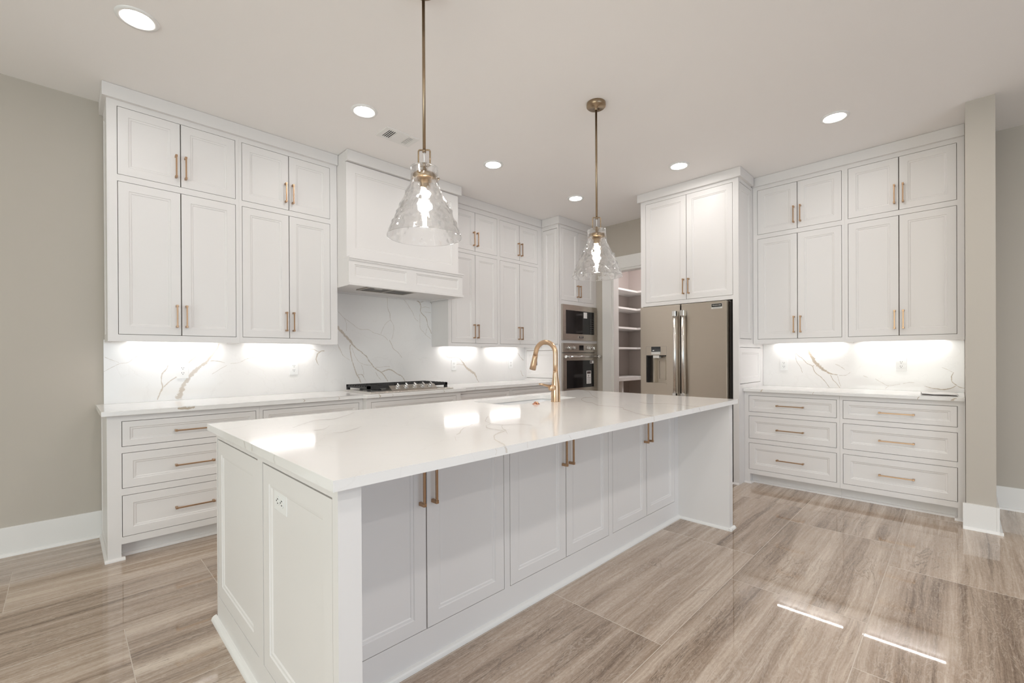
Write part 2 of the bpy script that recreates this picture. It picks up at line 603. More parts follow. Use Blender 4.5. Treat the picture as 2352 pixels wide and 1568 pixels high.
    def veins(self, rows_list, place, mi=0, strength=1.0, nrm=(0, 0, 1)):
        """vein ribbons: rows of (left, right) plane coordinates; place(a, b) puts them in space"""
        ly = self.bm.verts.layers.float_vector.get('vein') or self.bm.verts.layers.float_vector.new('vein')
        nrm = Vector(nrm)
        for ri, rows in enumerate(rows_list):
            pts = []
            n = len(rows)
            for i in range(n - 1):
                p0, p1, p2, p3 = (rows[max(i - 1, 0)], rows[i], rows[i + 1], rows[min(i + 2, n - 1)])
                for k in range(5):
                    t = k / 5.0
                    pts.append([0.5 * (2 * p1[q] + (p2[q] - p0[q]) * t + (2 * p0[q] - 5 * p1[q] + 4 * p2[q] - p3[q]) * t * t
                                       + (3 * p1[q] - p0[q] - 3 * p2[q] + p3[q]) * t ** 3) for q in range(4)])
            pts.append(list(rows[-1]))
            prev = None
            for si, (a0, a1, b0, b1) in enumerate(pts):
                w = math.hypot(b0 - a0, b1 - a1)
                j = Vector((a0 * 23, a1 * 23, 3.1))
                jx, jy = noise.noise(j) * min(0.006, w * 0.5), noise.noise(j + Vector((9, 4, 2))) * min(0.006, w * 0.5)
                row = []
                for s, x in ((0.0, 0.0), (0.5, 1.0), (1.0, 0.0)):
                    vt = self.bm.verts.new(Vector(place(a0 + (b0 - a0) * s + jx, a1 + (b1 - a1) * s + jy)) + nrm * (ri * 6e-6 + si * 4e-6 + x * 6e-5))
                    vt[ly] = (x, strength, 0)
                    row.append(vt)
                if prev:
                    for q in range(2):
                        self.f([prev[q], prev[q + 1], row[q + 1], row[q]], mi)
                prev = row
        return self


def obj(name, b, mats, parent=None, loc=None, rot=None, recalc=True):
    if isinstance(mats, str):
        mats = [mats]
    if recalc:
        bmesh.ops.recalc_face_normals(b.bm, faces=list(b.bm.faces))
    me = bpy.data.meshes.new(name)
    b.bm.to_mesh(me)
    b.bm.free()
    for k in mats:
        me.materials.append(M[k])
    o = bpy.data.objects.new(name, me)
    COL.objects.link(o)
    if parent:
        o.parent = parent
    if loc:
        o.location = loc
    if rot:
        o.rotation_euler = rot
    return o


def inst(name, mesh, parent=None, loc=(0, 0, 0), rot=(0, 0, 0)):
    o = bpy.data.objects.new(name, mesh)
    COL.objects.link(o)
    o.parent = parent
    o.location, o.rotation_euler = loc, rot
    return o


def tag(o, label, cat, group=None):
    o['label'], o['category'] = label, cat
    if group:
        o['group'] = group
    return o


def struct(name, b, mats, **k):
    o = obj(name, b, mats, **k)
    o['kind'] = 'structure'
    return o


def thing(name, label, cat, loc=(0, 0, 0), rz=0.0, group=None):
    o = bpy.data.objects.new(name, None)
    o.empty_display_size = 0.05
    COL.objects.link(o)
    o.location = loc
    o.rotation_euler = (0, 0, rz)
    return tag(o, label, cat, group)


def run_thing(name, label, cat, u0, face, zb, run, group=None):
    """back run: u is x, faces -y.  side run: u is -y, faces -x."""
    if run == 'back':
        return thing(name, label, cat, (u0, face, zb), 0.0, group)
    return thing(name, label, cat, (face, -u0, zb), -PI / 2, group)


# pulls shared by every door and drawer of one size
_pull = {}


def pull_mesh(length, mk='brass'):
    key = (length, mk)
    if key not in _pull:
        b = B()
        b.box(-0.0045, 0.0045, -0.036, -0.027, 0.004, length - 0.004, bev=0.0012)
        for z in (0.0, length - 0.014):
            b.box(-0.0065, 0.0065, -0.0375, -0.0, z, z + 0.014, bev=0.0012)
        bmesh.ops.recalc_face_normals(b.bm, faces=list(b.bm.faces))
        me = bpy.data.meshes.new('handle')
        b.bm.to_mesh(me)
        b.bm.free()
        me.materials.append(M[mk])
        _pull[key] = me
    return _pull[key]


def add_door(root, x0, x1, z0, z1, gap=0.0031, stile=0.055, rail=None, pull=None, L=0.16, name='door', y=0.0):
    """pull: ('v', x, z) lower end of an upright bar or ('h', x, z) middle of a level bar"""
    d = obj(name, B().door(x0 + gap, x1 - gap, z0 + gap, z1 - gap, y=y, stile=stile, rail=rail), 'white', root)
    if pull:
        k, px, pz = pull
        if k == 'v':
            h = inst('handle', pull_mesh(L), d, (px, y, pz))
        else:
            h = inst('handle', pull_mesh(L), d, (px - L / 2, y, pz), (0, PI / 2, 0))
        h['label'] = 'bronze bar pull'
    return d


def quarter_round(b, p0, p1, nrm, r=0.018, mi=0):
    """shoe moulding along p0-p1 at the floor, bulging towards nrm"""
    p0, p1, nrm = Vector(p0), Vector(p1), Vector(nrm)
    sec = [(0, 0)] + [(r * math.cos(a), r * math.sin(a)) for a in [i * PI / 10 for i in range(6)]]
    L0 = [b.v(*(p0 + nrm * u + Vector((0, 0, w)))) for u, w in sec]
    L1 = [b.v(*(p1 + nrm * u + Vector((0, 0, w)))) for u, w in sec]
    n = len(sec)
    for i in range(n):
        j = (i + 1) % n
        b.f([L0[i], L0[j], L1[j], L1[i]], mi)
    b.f(L0[::-1], mi)
    b.f(L1, mi)
    return b


def rrect(x0, x1, y0, y1, r, n=6):
    out = []
    for cx, cy, a0 in ((x1 - r, y0 + r, -PI / 2), (x1 - r, y1 - r, 0), (x0 + r, y1 - r, PI / 2), (x0 + r, y0 + r, PI)):
        for i in range(n + 1):
            a = a0 + i * PI / 2 / n
            out.append((cx + r * math.cos(a), cy + r * math.sin(a)))
    return out


def text_mesh(body, size, depth=0.0006):
    cu = bpy.data.curves.new('lettering', 'FONT')
    cu.body = body
    cu.size = size
    cu.align_x = 'CENTER'
    cu.align_y = 'CENTER'
    cu.extrude = depth
    o = bpy.data.objects.new('lettering', cu)
    COL.objects.link(o)
    dg = bpy.context.evaluated_depsgraph_get()
    dg.update()
    me = bpy.data.meshes.new_from_object(o.evaluated_get(dg))
    bpy.data.objects.remove(o)
    return me


def lettering(body, size, mk, parent, loc, rot=(PI / 2, 0, 0)):
    me = text_mesh(body, size)
    me.materials.clear()
    me.materials.append(M[mk])
    return inst('lettering', me, parent, loc, rot)

# quartz vein outlines measured on each stone face: (left a, left b, right a, right b)
VEINS = {
 'S': [
  [(1.8445,1.5285,1.8862,1.563),(1.8772,1.4963,1.9099,1.5276),(1.9081,1.4673,1.9434,1.5027),(1.9429,1.4369,1.9735,1.4645),(1.9765,1.3984,2.013,1.4267),(2.0113,1.3596,2.037,1.3809),(2.0554,1.3314,2.0675,1.3454),(2.1082,1.2921,2.1208,1.3059),(2.1617,1.2463,2.1751,1.257),(2.2073,1.1832,2.2231,1.1943),(2.2554,1.1287,2.2702,1.1436),(2.3201,1.0858,2.3348,1.1012),(2.361,1.0459,2.3759,1.0558),(2.4037,0.989,2.416,0.9959)],
  [(1.9973,1.3782,2.0138,1.376),(1.9896,1.3302,2.0062,1.3311),(2.004,1.2362,2.0203,1.2397),(2.0315,1.1572,2.044,1.1607),(2.0511,1.0834,2.0686,1.0898),(2.0768,1.0419,2.0955,1.0501),(2.1016,0.9884,2.1159,0.9932)],
  [(2.0682,1.0647,2.0664,1.0791),(2.0973,1.0683,2.0982,1.0809),(2.1233,1.0599,2.1336,1.0728),(2.1347,1.0418,2.1451,1.0463)],
  [(2.1376,1.0429,2.1421,1.0453),(2.163,1.0017,2.1675,1.0041)],
  [(2.3379,1.087,2.3334,1.0996),(2.3883,1.0978,2.3826,1.1161),(2.4269,1.1056,2.4281,1.1245),(2.4655,1.0935,2.4744,1.1085),(2.5148,1.059,2.5282,1.0785),(2.5584,1.0405,2.5717,1.0556),(2.5832,1.0152,2.5997,1.0245),(2.6001,0.9893,2.6143,0.9944),(2.6116,0.966,2.624,0.9698)],
  [(1.8783,1.6912,1.8824,1.6949),(1.9211,1.6448,1.9251,1.6486),(1.9503,1.6215,1.9537,1.6259),(1.9869,1.5986,1.9901,1.6031),(2.0312,1.5686,2.0345,1.5731),(2.0841,1.5348,2.0868,1.5397),(2.131,1.5233,2.1317,1.5287),(2.1929,1.5258,2.1945,1.5311),(2.2478,1.4969,2.2503,1.5021),(2.3125,1.4803,2.3147,1.4856),(2.3694,1.4597,2.3728,1.4645),(2.4104,1.4233,2.4149,1.4274)],
  [(1.9386,1.629,1.9436,1.6313),(1.9599,1.5777,1.9654,1.5788),(1.958,1.5073,1.9635,1.5074)],
  [(2.4041,1.8913,2.4104,1.8922),(2.4073,1.8119,2.4146,1.8129),(2.4107,1.7509,2.4189,1.7531),(2.4309,1.7065,2.4402,1.709),(2.4399,1.639,2.4473,1.6402)],
  [(2.4419,1.6416,2.4454,1.6376),(2.3865,1.6004,2.3908,1.5972),(2.3525,1.5455,2.3576,1.5435),(2.3274,1.4843,2.3326,1.4827)],
  [(2.441,1.6383,2.4462,1.6409),(2.4787,1.5721,2.4845,1.5732),(2.4695,1.4806,2.4753,1.4799),(2.4523,1.4346,2.4578,1.4331)],
  [(2.4257,1.4278,2.4334,1.4312),(2.4503,1.3785,2.459,1.3823),(2.4767,1.3285,2.4833,1.3334),(2.5289,1.2942,2.5344,1.2989),(2.5771,1.2367,2.582,1.2398)],
  [(2.5598,1.9,2.564,1.9042),(2.6213,1.8511,2.626,1.8548),(2.6744,1.7845,2.6801,1.7882),(2.7104,1.7399,2.7166,1.743),(2.7427,1.6742,2.748,1.6774),(2.7848,1.6401,2.7893,1.6441)],
  [(2.7223,1.922,2.7534,1.9383),(2.7395,1.8913,2.7728,1.9085),(2.7625,1.859,2.7867,1.8801),(2.8012,1.8456,2.8229,1.8596),(2.8117,1.812,2.8307,1.8141),(2.808,1.7542,2.8242,1.7584),(2.8373,1.7207,2.8514,1.7311),(2.8838,1.6764,2.9002,1.6838),(2.9034,1.6053,2.9184,1.6101),(2.9325,1.5569,2.9471,1.5628),(2.9541,1.5091,2.968,1.5137)],
  [(2.8144,1.8471,2.8095,1.858),(2.8546,1.8635,2.8455,1.8721),(2.8771,1.8972,2.8618,1.8984),(2.872,1.9312,2.8577,1.9284)],
  [(2.8795,1.9237,2.8885,1.9313),(2.926,1.8823,2.9385,1.8915),(2.9561,1.844,2.9707,1.8529)],
  [(2.8029,1.7232,2.81,1.7238),(2.8045,1.6348,2.8109,1.6354),(2.8118,1.562,2.8178,1.5641),(2.8501,1.5303,2.8551,1.534),(2.8784,1.495,2.8839,1.4982)],
  [(2.8843,1.4962,2.8779,1.497),(2.8993,1.5659,2.8928,1.5666)],
  [(2.8791,1.4944,2.8832,1.4988),(2.9517,1.4474,2.9559,1.4518)],
  [(1.8725,1.3742,1.8771,1.3758),(1.8902,1.3217,1.8945,1.3239),(1.9334,1.258,1.9369,1.2613),(1.992,1.2183,1.9949,1.2223)],
  [(2.0139,1.3369,2.0191,1.339),(2.0323,1.2941,2.0375,1.2962),(2.0549,1.2436,2.0593,1.2461),(2.097,1.192,2.1001,1.1959),(2.1594,1.1689,2.1607,1.1736),(2.2226,1.1604,2.2233,1.1653)],
  [(2.1113,1.1712,2.1161,1.1728),(2.1336,1.1128,2.1393,1.114),(2.1371,1.0694,2.1429,1.0697)],
  [(2.2708,1.1409,2.2709,1.1459),(2.328,1.1397,2.3275,1.1448),(2.3692,1.1464,2.3689,1.1515),(2.4318,1.1436,2.432,1.1488)],
  [(2.2678,1.0939,2.2733,1.0962),(2.2915,1.0479,2.2975,1.0513),(2.3288,1.0056,2.3332,1.0086)],
  [(2.8359,1.7953,2.8347,1.8006),(2.8831,1.8068,2.8834,1.8124),(2.9406,1.7989,2.9423,1.8044)],
  [(2.8728,1.7493,2.8736,1.7548),(2.9584,1.7467,2.9592,1.7523)],
  [(0.6397,0.9086,0.5855,0.9553),(0.6636,0.9546,0.6075,0.9942),(0.6789,1.0051,0.6254,1.038),(0.6936,1.0513,0.6506,1.0867),(0.7174,1.0874,0.6804,1.1294),(0.7496,1.125,0.7158,1.1711),(0.7864,1.1698,0.7613,1.2066),(0.828,1.2142,0.8034,1.2437),(0.8589,1.2718,0.8435,1.2857),(0.8913,1.3281,0.876,1.3388),(0.9012,1.3599,0.888,1.3663)],
  [(0.8162,1.2135,0.8151,1.2279),(0.8508,1.2182,0.8509,1.2307),(0.8931,1.2157,0.8944,1.2239),(0.9295,1.2047,0.9305,1.2087)],
  [(0.6939,1.2039,0.6849,1.216),(0.7379,1.2524,0.7286,1.2643),(0.7756,1.2988,0.7665,1.3081),(0.799,1.342,0.7919,1.3478)],
  [(0.4993,0.9292,0.4865,0.9364),(0.5165,0.9779,0.5007,0.9868),(0.5336,1.0264,0.5151,1.0303),(0.5254,1.0752,0.5114,1.0758),(0.5328,1.1256,0.5171,1.1344),(0.5554,1.1642,0.5449,1.173),(0.5634,1.194,0.5561,1.198)],
  [(0.5285,1.0184,0.5202,1.0304),(0.5658,1.0598,0.5585,1.0717),(0.6132,1.0997,0.6073,1.1105)],
  [(0.1985,1.1527,0.1969,1.1567),(0.2395,1.1809,0.2379,1.1851),(0.2837,1.2081,0.2828,1.2125),(0.3293,1.215,0.3279,1.2193),(0.3757,1.2575,0.3744,1.2619),(0.4227,1.2649,0.4218,1.2695),(0.4956,1.2998,0.4943,1.3043)],
  [(0.203,1.2546,0.2043,1.2589),(0.2384,1.236,0.2396,1.2403),(0.2771,1.2156,0.2783,1.22)],
  [(0.8444,1.1138,0.842,1.1183),(0.8945,1.1501,0.8922,1.1547),(0.9454,1.1833,0.9436,1.1871)],
  [(0.9744,1.1997,0.974,1.2039),(1.0349,1.2058,1.0339,1.2099),(1.089,1.2348,1.0878,1.239),(1.16,1.2502,1.1587,1.2544),(1.2332,1.2903,1.2314,1.2944)],
  [(1.553,1.3235,1.5532,1.3294),(1.6361,1.3211,1.6375,1.3294),(1.6919,1.2982,1.6958,1.3084)],
  [(1.7453,1.3168,1.7492,1.3001),(1.6882,1.3049,1.7033,1.2861),(1.6599,1.2483,1.6792,1.2418),(1.662,1.2134,1.6767,1.2186),(1.6905,1.1752,1.6956,1.1784)],
  [(1.8742,1.3626,1.8811,1.366),(1.9251,1.2622,1.9321,1.2656)],
  [(3.1391,1.2783,3.1452,1.2824),(3.1713,1.2459,3.1765,1.2524),(3.2318,1.2292,3.2323,1.2371),(3.3045,1.24,3.3047,1.2467),(3.3482,1.2259,3.3545,1.2338),(3.3855,1.1956,3.3981,1.2045),(3.4121,1.1567,3.4394,1.1728)],
  [(3.3114,1.1499,3.3099,1.1564),(3.364,1.1556,3.3648,1.165),(3.4131,1.141,3.4175,1.1511)],
  [(3.4017,1.1577,3.4361,1.1774),(3.4402,1.1098,3.4797,1.1376),(3.4962,1.0655,3.5349,1.1035),(3.5557,1.0298,3.6025,1.0702),(3.5974,1.0089,3.632,1.0228),(3.6255,0.9671,3.6465,0.9746),(3.6704,0.9196,3.6812,0.9244)],
  [(4.3613,1.2966,4.3724,1.3013),(4.4115,1.2348,4.4258,1.2418),(4.4646,1.1903,4.4812,1.2002)],
  [(4.4196,1.0548,4.4324,1.0567),(4.435,1.0046,4.4514,1.0086),(4.4628,0.9717,4.4797,0.9785)],
 ],
 'R': [
  [(1.1263,1.3502,1.1025,1.362),(1.1148,1.3048,1.0823,1.3223),(1.0975,1.2557,1.0601,1.2773),(1.0714,1.1862,1.0312,1.2159),(1.0385,1.1339,1.0016,1.1756),(0.9953,1.0928,0.9675,1.1346),(0.9503,1.0672,0.9361,1.0973),(0.908,1.052,0.9029,1.074),(0.8503,1.0476,0.8489,1.0576)],
  [(1.2071,1.2587,1.2014,1.2671),(1.1504,1.206,1.1438,1.215),(1.1019,1.1541,1.096,1.1636),(1.0645,1.1304,1.0541,1.1413),(1.0442,1.0765,1.0354,1.0842),(1.0004,1.0308,0.9937,1.0393),(0.9547,0.9774,0.9475,0.9852),(0.913,0.914,0.9063,0.9205)],
  [(1.0591,1.1347,1.0595,1.1463),(1.016,1.1371,1.0163,1.1486)],
  [(1.2135,1.3055,1.2063,1.3062),(1.2038,1.1902,1.1969,1.1927),(1.1664,1.1236,1.1609,1.1269),(1.15,1.0678,1.1452,1.0697)],
  [(0.9139,1.0482,0.9046,1.054),(0.8944,1.0028,0.8868,1.0096),(0.8568,0.9545,0.8503,0.9611),(0.835,0.9152,0.8281,0.9212)],
  [(0.8555,1.038,0.8511,1.0399),(0.8414,0.9842,0.8361,0.9865),(0.83,0.9399,0.8256,0.9417)],
  [(0.8689,1.1535,0.8668,1.1586),(0.8321,1.1314,0.8299,1.1364),(0.7957,1.1051,0.7934,1.11)],
  [(0.8386,1.046,0.8385,1.0507),(0.787,1.0474,0.7879,1.0519),(0.7505,1.0752,0.7524,1.0792)],
  [(0.6537,1.0466,0.6523,1.0509),(0.6193,1.0302,0.618,1.0345)],
  [(0.5653,1.019,0.5635,1.023),(0.5187,0.9863,0.517,0.9904),(0.4721,0.9608,0.4719,0.9652),(0.3883,0.9785,0.3888,0.9829)],
  [(0.4905,0.9325,0.4928,0.9358),(0.4676,0.9607,0.4699,0.9639)],
  [(0.3694,0.9834,0.3699,0.9878),(0.3321,0.9931,0.3323,0.9975),(0.2953,0.9929,0.2952,0.9972)],
  [(0.0465,1.0952,0.0409,1.0895),(0.0673,1.0633,0.0539,1.0578),(0.0639,1.0252,0.0517,1.0331),(0.0422,0.9848,0.0345,0.9965),(0.0122,0.9624,0.0091,0.9744),(-0.0323,0.9525,-0.0338,0.962)],
  [(0.0347,0.9815,0.031,0.969),(0.0677,0.9622,0.0652,0.946),(0.1175,0.9541,0.1177,0.9382),(0.1748,0.9574,0.1764,0.9454),(0.2283,0.9708,0.2293,0.9659)],
  [(0.1178,1.1325,0.1166,1.1364),(0.0837,1.1133,0.0824,1.1171),(0.05,1.0903,0.0486,1.0941)],
 ],
 'I': [
  [(1.5965,1.7826,1.5747,1.7483),(1.4659,1.6612,1.4768,1.6633),(1.4232,1.5791,1.427,1.5751),(1.3239,1.5011,1.3481,1.518),(1.3171,1.4345,1.3364,1.4542),(1.3156,1.3748,1.3323,1.3913)],
  [(1.4176,1.5691,1.4326,1.5852),(1.431,1.4948,1.4433,1.5074),(1.495,1.4678,1.5079,1.4804),(1.515,1.3867,1.5259,1.3964)],
  [(1.4142,1.4912,1.4321,1.5001),(1.3504,1.4153,1.376,1.4326),(1.3146,1.3612,1.3431,1.3808),(1.2752,1.3065,1.2814,1.3099)],
  [(1.3455,1.3904,1.3123,1.352),(1.2624,1.3608,1.2323,1.3221),(1.1943,1.3051,1.2012,1.2978),(1.1371,1.2272,1.1648,1.2485),(1.1079,1.1658,1.1361,1.1888),(1.0812,1.1214,1.1152,1.1474)],
  [(1.3579,1.6278,1.3408,1.6039),(1.3082,1.5941,1.2954,1.5762),(1.242,1.5606,1.2226,1.5296),(1.1751,1.4947,1.1559,1.459),(1.1265,1.4503,1.1172,1.4349)],
  [(1.0956,1.4223,1.0987,1.4232),(1.0437,1.3486,1.0471,1.3494)],
  [(3.3812,2.4629,3.458,2.5164),(3.2506,2.3026,3.3327,2.3559),(3.074,2.1626,3.1218,2.1906),(2.9092,2.0169,2.9607,2.049),(2.8075,1.9041,2.8386,1.9235)],
  [(2.8918,2.0176,2.8513,1.9891),(2.8442,2.0573,2.7676,2.0001),(2.6795,1.9703,2.6982,1.9736),(2.5259,1.821,2.5679,1.8491),(2.5116,1.7595,2.5534,1.7871),(2.4035,1.6303,2.4417,1.655),(2.4166,1.5579,2.445,1.5758),(2.4012,1.4603,2.4376,1.4814),(2.3391,1.4132,2.3843,1.4374),(2.2668,1.324,2.298,1.3406),(2.2199,1.2629,2.2425,1.2748),(2.1893,1.1993,2.2112,1.2107),(2.1727,1.1304,2.1939,1.141)],
  [(2.7771,1.5557,2.8068,1.5716),(2.7107,1.451,2.7553,1.4743),(2.7662,1.4029,2.7947,1.4173),(2.8039,1.3146,2.838,1.3302),(2.7715,1.2183,2.7988,1.2299),(2.7468,1.1301,2.7731,1.1406)],
  [(1.1763,2.4612,1.1649,2.4352),(1.0567,2.3468,1.0471,2.3234),(0.9812,2.2919,0.972,2.2695),(0.9049,2.322,0.8967,2.2997),(0.8133,2.2275,0.807,2.2077),(0.732,2.1434,0.7266,2.1254)],
  [(0.9687,1.95,0.9628,1.9365),(0.9061,1.8966,0.9006,1.8838),(0.8338,1.8521,0.8286,1.8399),(0.8035,1.8773,0.7983,1.8651)],
  [(0.7637,1.9805,0.7687,1.9939),(0.8067,1.9838,0.8116,1.9973),(0.8654,2.0621,0.87,2.0757)],
 ],
 'F': [
  [(1.0937,0.9293,1.1075,0.9311),(1.0981,0.9178,1.1147,0.9186),(1.1027,0.9048,1.1163,0.9044)],
  [(1.0472,0.9318,1.0499,0.9328),(1.0575,0.919,1.0613,0.9187),(1.0512,0.9071,1.0543,0.9058)],
  [(1.2127,0.9303,1.2159,0.93),(1.2148,0.9077,1.2185,0.9073)],
  [(1.4626,0.9237,1.466,0.9245),(1.4776,0.9046,1.4817,0.9054)],
  [(2.1782,0.9305,2.1908,0.9294),(2.1796,0.9051,2.1923,0.904)],
  [(2.7514,0.9271,2.7622,0.9278),(2.772,0.9014,2.783,0.902)],
 ],
 'E': [
  [(1.948,0.9264,1.9369,0.9286),(1.9279,0.9027,1.9169,0.9049)],
  [(1.8419,0.9271,1.8315,0.9285),(1.8425,0.9016,1.832,0.9031)],
  [(1.5911,0.9299,1.583,0.9305),(1.6011,0.9131,1.5927,0.9146),(1.5859,0.9004,1.578,0.9026)],
 ],
 'B': [
  [(0.5277,0.91,0.5288,0.9252),(0.5559,0.897,0.5561,0.9279),(0.5859,0.8981,0.5825,0.9275),(0.6228,0.91,0.6201,0.9273)],
 ],
}

# ------------------------------------------------------------------ the room
XR, YB = 5.35, 4.28          # right wall and back wall
XL, YF = -3.8, -4.4
struct('floor', B().box(XL - 0.2, 7.5, YF - 0.2, 4.5, -0.12, 0.0), 'floor')
struct('ceiling', B().box(XL - 0.2, 7.5, YF - 0.2, 4.5, H_CEIL, H_CEIL + 0.12), 'ceil')
struct('wall_back', B().box(XL - 0.2, 7.5, YB, YB + 0.12, 0, H_CEIL), 'wall')
# right wall with the pantry doorway: built facing -x
b = B().plate(-YB, -YF, 0, H_CEIL, [(-3.385, -2.56, -1, 2.415)], 0, 0.12)
struct('wall_right', b, 'wall', loc=(XR, 0, 0), rot=(0, 0, -PI / 2))
struct('wall_pier', B().box(4.572, XR - 0.001, -0.170, -0.022, 0, H_CEIL), 'wall')
b = B().plate(-YB, -YF, 0, H_CEIL, [(-2.0, 1.6, 0.5, 2.5)], 0, 0.12)
struct('wall_left', b, 'wall', loc=(XL - 0.12, 0, 0), rot=(0, 0, -PI / 2))
struct('wall_front', B().plate(XL, XR, 0, H_CEIL, [(-1.9, 2.7, 0.12, 2.68)], YF - 0.12, YF), 'wall')
# window frames of the two unseen window walls
b = B()
for x in (-1.9, -0.38, 1.12, 2.64):
    b.box(x, x + 0.06, YF - 0.10, YF + 0.0, 0.12, 2.68)
b.box(-1.9, 2.7, YF - 0.10, YF, 0.12, 0.17).box(-1.9, 2.7, YF - 0.10, YF, 2.63, 2.68)
struct('window_1', b, 'trim')
b = B()
for y in (-1.6, -0.02, 1.94):
    b.box(XL - 0.1, XL, y, y + 0.06, 0.5, 2.5)
b.box(XL - 0.1, XL, -1.6, 2.0, 0.5, 0.55).box(XL - 0.1, XL, -1.6, 2.0, 2.45, 2.5)
struct('window_2', b, 'trim')

# pantry behind the doorway
struct('wall_pantry_east', B().box(7.27, 7.39, 1.8, YB, 0, H_CEIL), 'pantry_wall')
struct('wall_pantry_south', B().box(XR + 0.12, 7.27, 1.7, 1.8, 0, H_CEIL), 'pantry_wall')
struct('wall_pantry_north', B().box(XR + 0.12, 7.27, YB - 0.006, YB - 0.0005, 0, H_CEIL), 'pantry_wall')

# doorway lining and casing
b = B()
for y0, y1 in ((3.373, 3.385), (2.56, 2.572)):
    b.box(XR - 0.004, XR + 0.124, y0, y1, 0, 2.415)
b.box(XR - 0.004, XR + 0.124, 2.572, 3.373, 2.403, 2.415)
for y0, y1 in ((3.385, 3.399), (2.546, 2.56)):
    b.box(XR - 0.010, XR, y0, y1, 0, 2.43)
b.box(XR - 0.022, XR, 3.399, 3.545, 0, 2.43, bev=0.002)
b.box(XR - 0.022, XR, 2.44, 2.546, 0, 2.43, bev=0.002)
b.box(XR - 0.010, XR, 2.546, 3.399, 2.415, 2.43)
b.box(XR - 0.026, XR, 2.43, 3.556, 2.43, 2.592, bev=0.003)
struct('trim_1', b, 'trim')

# baseboards with a shoe moulding
BBH = 0.182
b = B().box(XL, 0.183, YB - 0.016, YB, 0, BBH, bev=0.002)
quarter_round(b, (XL, YB - 0.016, 0), (0.175, YB - 0.016, 0), (0, -1, 0))
struct('baseboard_back', b, 'trim')
b = B().box(4.556, XR - 0.02, -0.186, -0.170, 0, BBH, bev=0.002).box(4.556, 4.572, -0.1699, -0.006, 0, BBH)
quarter_round(b, (4.556, -0.204, 0), (4.556, -0.006, 0), (-1, 0, 0))
quarter_round(b, (4.538, -0.186, 0), (XR - 0.02, -0.186, 0), (0, -1, 0))
struct('baseboard_pier', b, 'trim')
b = B().box(XR - 0.016, XR, YF, -0.19, 0, BBH, bev=0.002)
quarter_round(b, (XR - 0.016, -0.19, 0), (XR - 0.016, YF, 0), (-1, 0, 0))
struct('baseboard_right', b, 'trim')
b = B().box(XR - 0.016, XR, 3.547, 3.655, 0, BBH)
struct('baseboard_doorway', b, 'trim')

# ------------------------------------------------------------------ upper cabinets


def crown(b, x0, x1, y, depth, left=False, right=False, z0=0.0, z1=0.088, mi=0):
    p = 0.028
    a = x0 - (p if left else 0)
    c = x1 + (p if right else 0)
    b.box(a, c, y - p, y, z0, z1, mi)
    if left:
        b.box(a, x0, y, y + depth, z0, z1, mi)
    if right:
        b.box(x1, c, y, y + depth, z0, z1, mi)
    b.box(x0, x1, y, y + depth, z0, z1 - 0.002, mi)
    return b


UC = dict(bottom=1.362, z0=1.407, z1=2.427, z2=2.470, z3=2.922, top=2.958)


def upper_cabinet(label, u0, u1, d0, dm, d1, face, run, group, depth=0.328, zz=UC, left_end=False, crown_left=False):
    zb = zz['bottom']
    r = run_thing('wall_cabinet', label, 'cabinet', u0, face, zb, run, group)
    w = u1 - u0
    x0, xm, x1 = d0 - u0, dm - u0, d1 - u0
    z = {k: v - zb for k, v in zz.items()}
    b = B().plate(0, w, 0, z['top'], [(x0, x1, z['z0'], z['z1']), (x0, x1, z['z2'], z['z3'])], 0, 0.02)
    b.box(0.001, 0.018, 0.02, depth, 0.0, z['top']).box(w - 0.018, w - 0.001, 0.02, depth, 0.0, z['top'])
    b.box(0.018, w - 0.018, 0.02, depth, 0.018, 0.034).box(0.018, w - 0.018, depth - 0.008, depth, 0.034, z['top'])
    b.box(0.018, w - 0.018, 0.02, depth - 0.008, z['top'] - 0.018, z['top'])
    b.box(0.018, w - 0.018, 0.03, 0.034, 0.034, z['top'] - 0.018, mi=1)
    obj('body', b, ['white', 'wood_shade'], r)
    if left_end:
        # flat frame and panel on the end that faces the open wall
        obj('end_panel', B().door(0.0, depth - 0.002, 0.0, z['top'], t=0.006, stile=0.05), 'white', r, (-0.006, depth, 0), (0, 0, -PI / 2))
    obj('crown', crown(B(), 0, w, 0, depth, left=crown_left, z0=z['top'], z1=H_CEIL - 0.002 - zb), 'white', r)
    for zlo, zhi, nm in ((z['z0'], z['z1'], 'lower'), (z['z2'], z['z3'], 'upper')):
        hz = zlo + 0.057
        add_door(r, x0, xm, zlo, zhi, pull=('v', xm - 0.028, hz))
        add_door(r, xm, x1, zlo, zhi, pull=('v', xm + 0.028, hz))
    return r


G_UP = 'white upper cabinets with two short doors over two tall ones'
upper_cabinet('white four-door upper cabinet at the open end of the long wall', 0.210, 0.9655, 0.256, 0.599, 0.943, 3.95, 'back', G_UP, left_end=True, crown_left=True)
upper_cabinet('white four-door upper cabinet touching the side of the range hood farthest from the ovens', 0.9658, 1.737, 0.985, 1.331, 1.675, 3.95, 'back', G_UP)
UC2 = dict(bottom=1.362, z0=1.400, z1=2.416, z2=2.457, z3=2.903, top=2.952)
upper_cabinet('white four-door upper cabinet partly behind the range hood, on its oven side', 2.966, 3.722, 3.010, 3.354, 3.701, 3.95, 'back', G_UP, zz=UC2)
upper_cabinet('white four-door upper cabinet between the range hood cabinet and the tall oven cabinet', 3.7223, 4.509, 3.745, 4.088, 4.432, 3.95, 'back', G_UP, zz=UC2)
upper_cabinet('white four-door upper cabinet right beside the refrigerator surround', -1.508, -0.7435, -1.467, -1.116, -0.766, 5.01, 'side', G_UP, depth=0.338)
upper_cabinet('white four-door upper cabinet against the beige wall pier', -0.7432, 0.020, -0.721, -0.372, -0.022, 5.01, 'side', G_UP, depth=0.338)

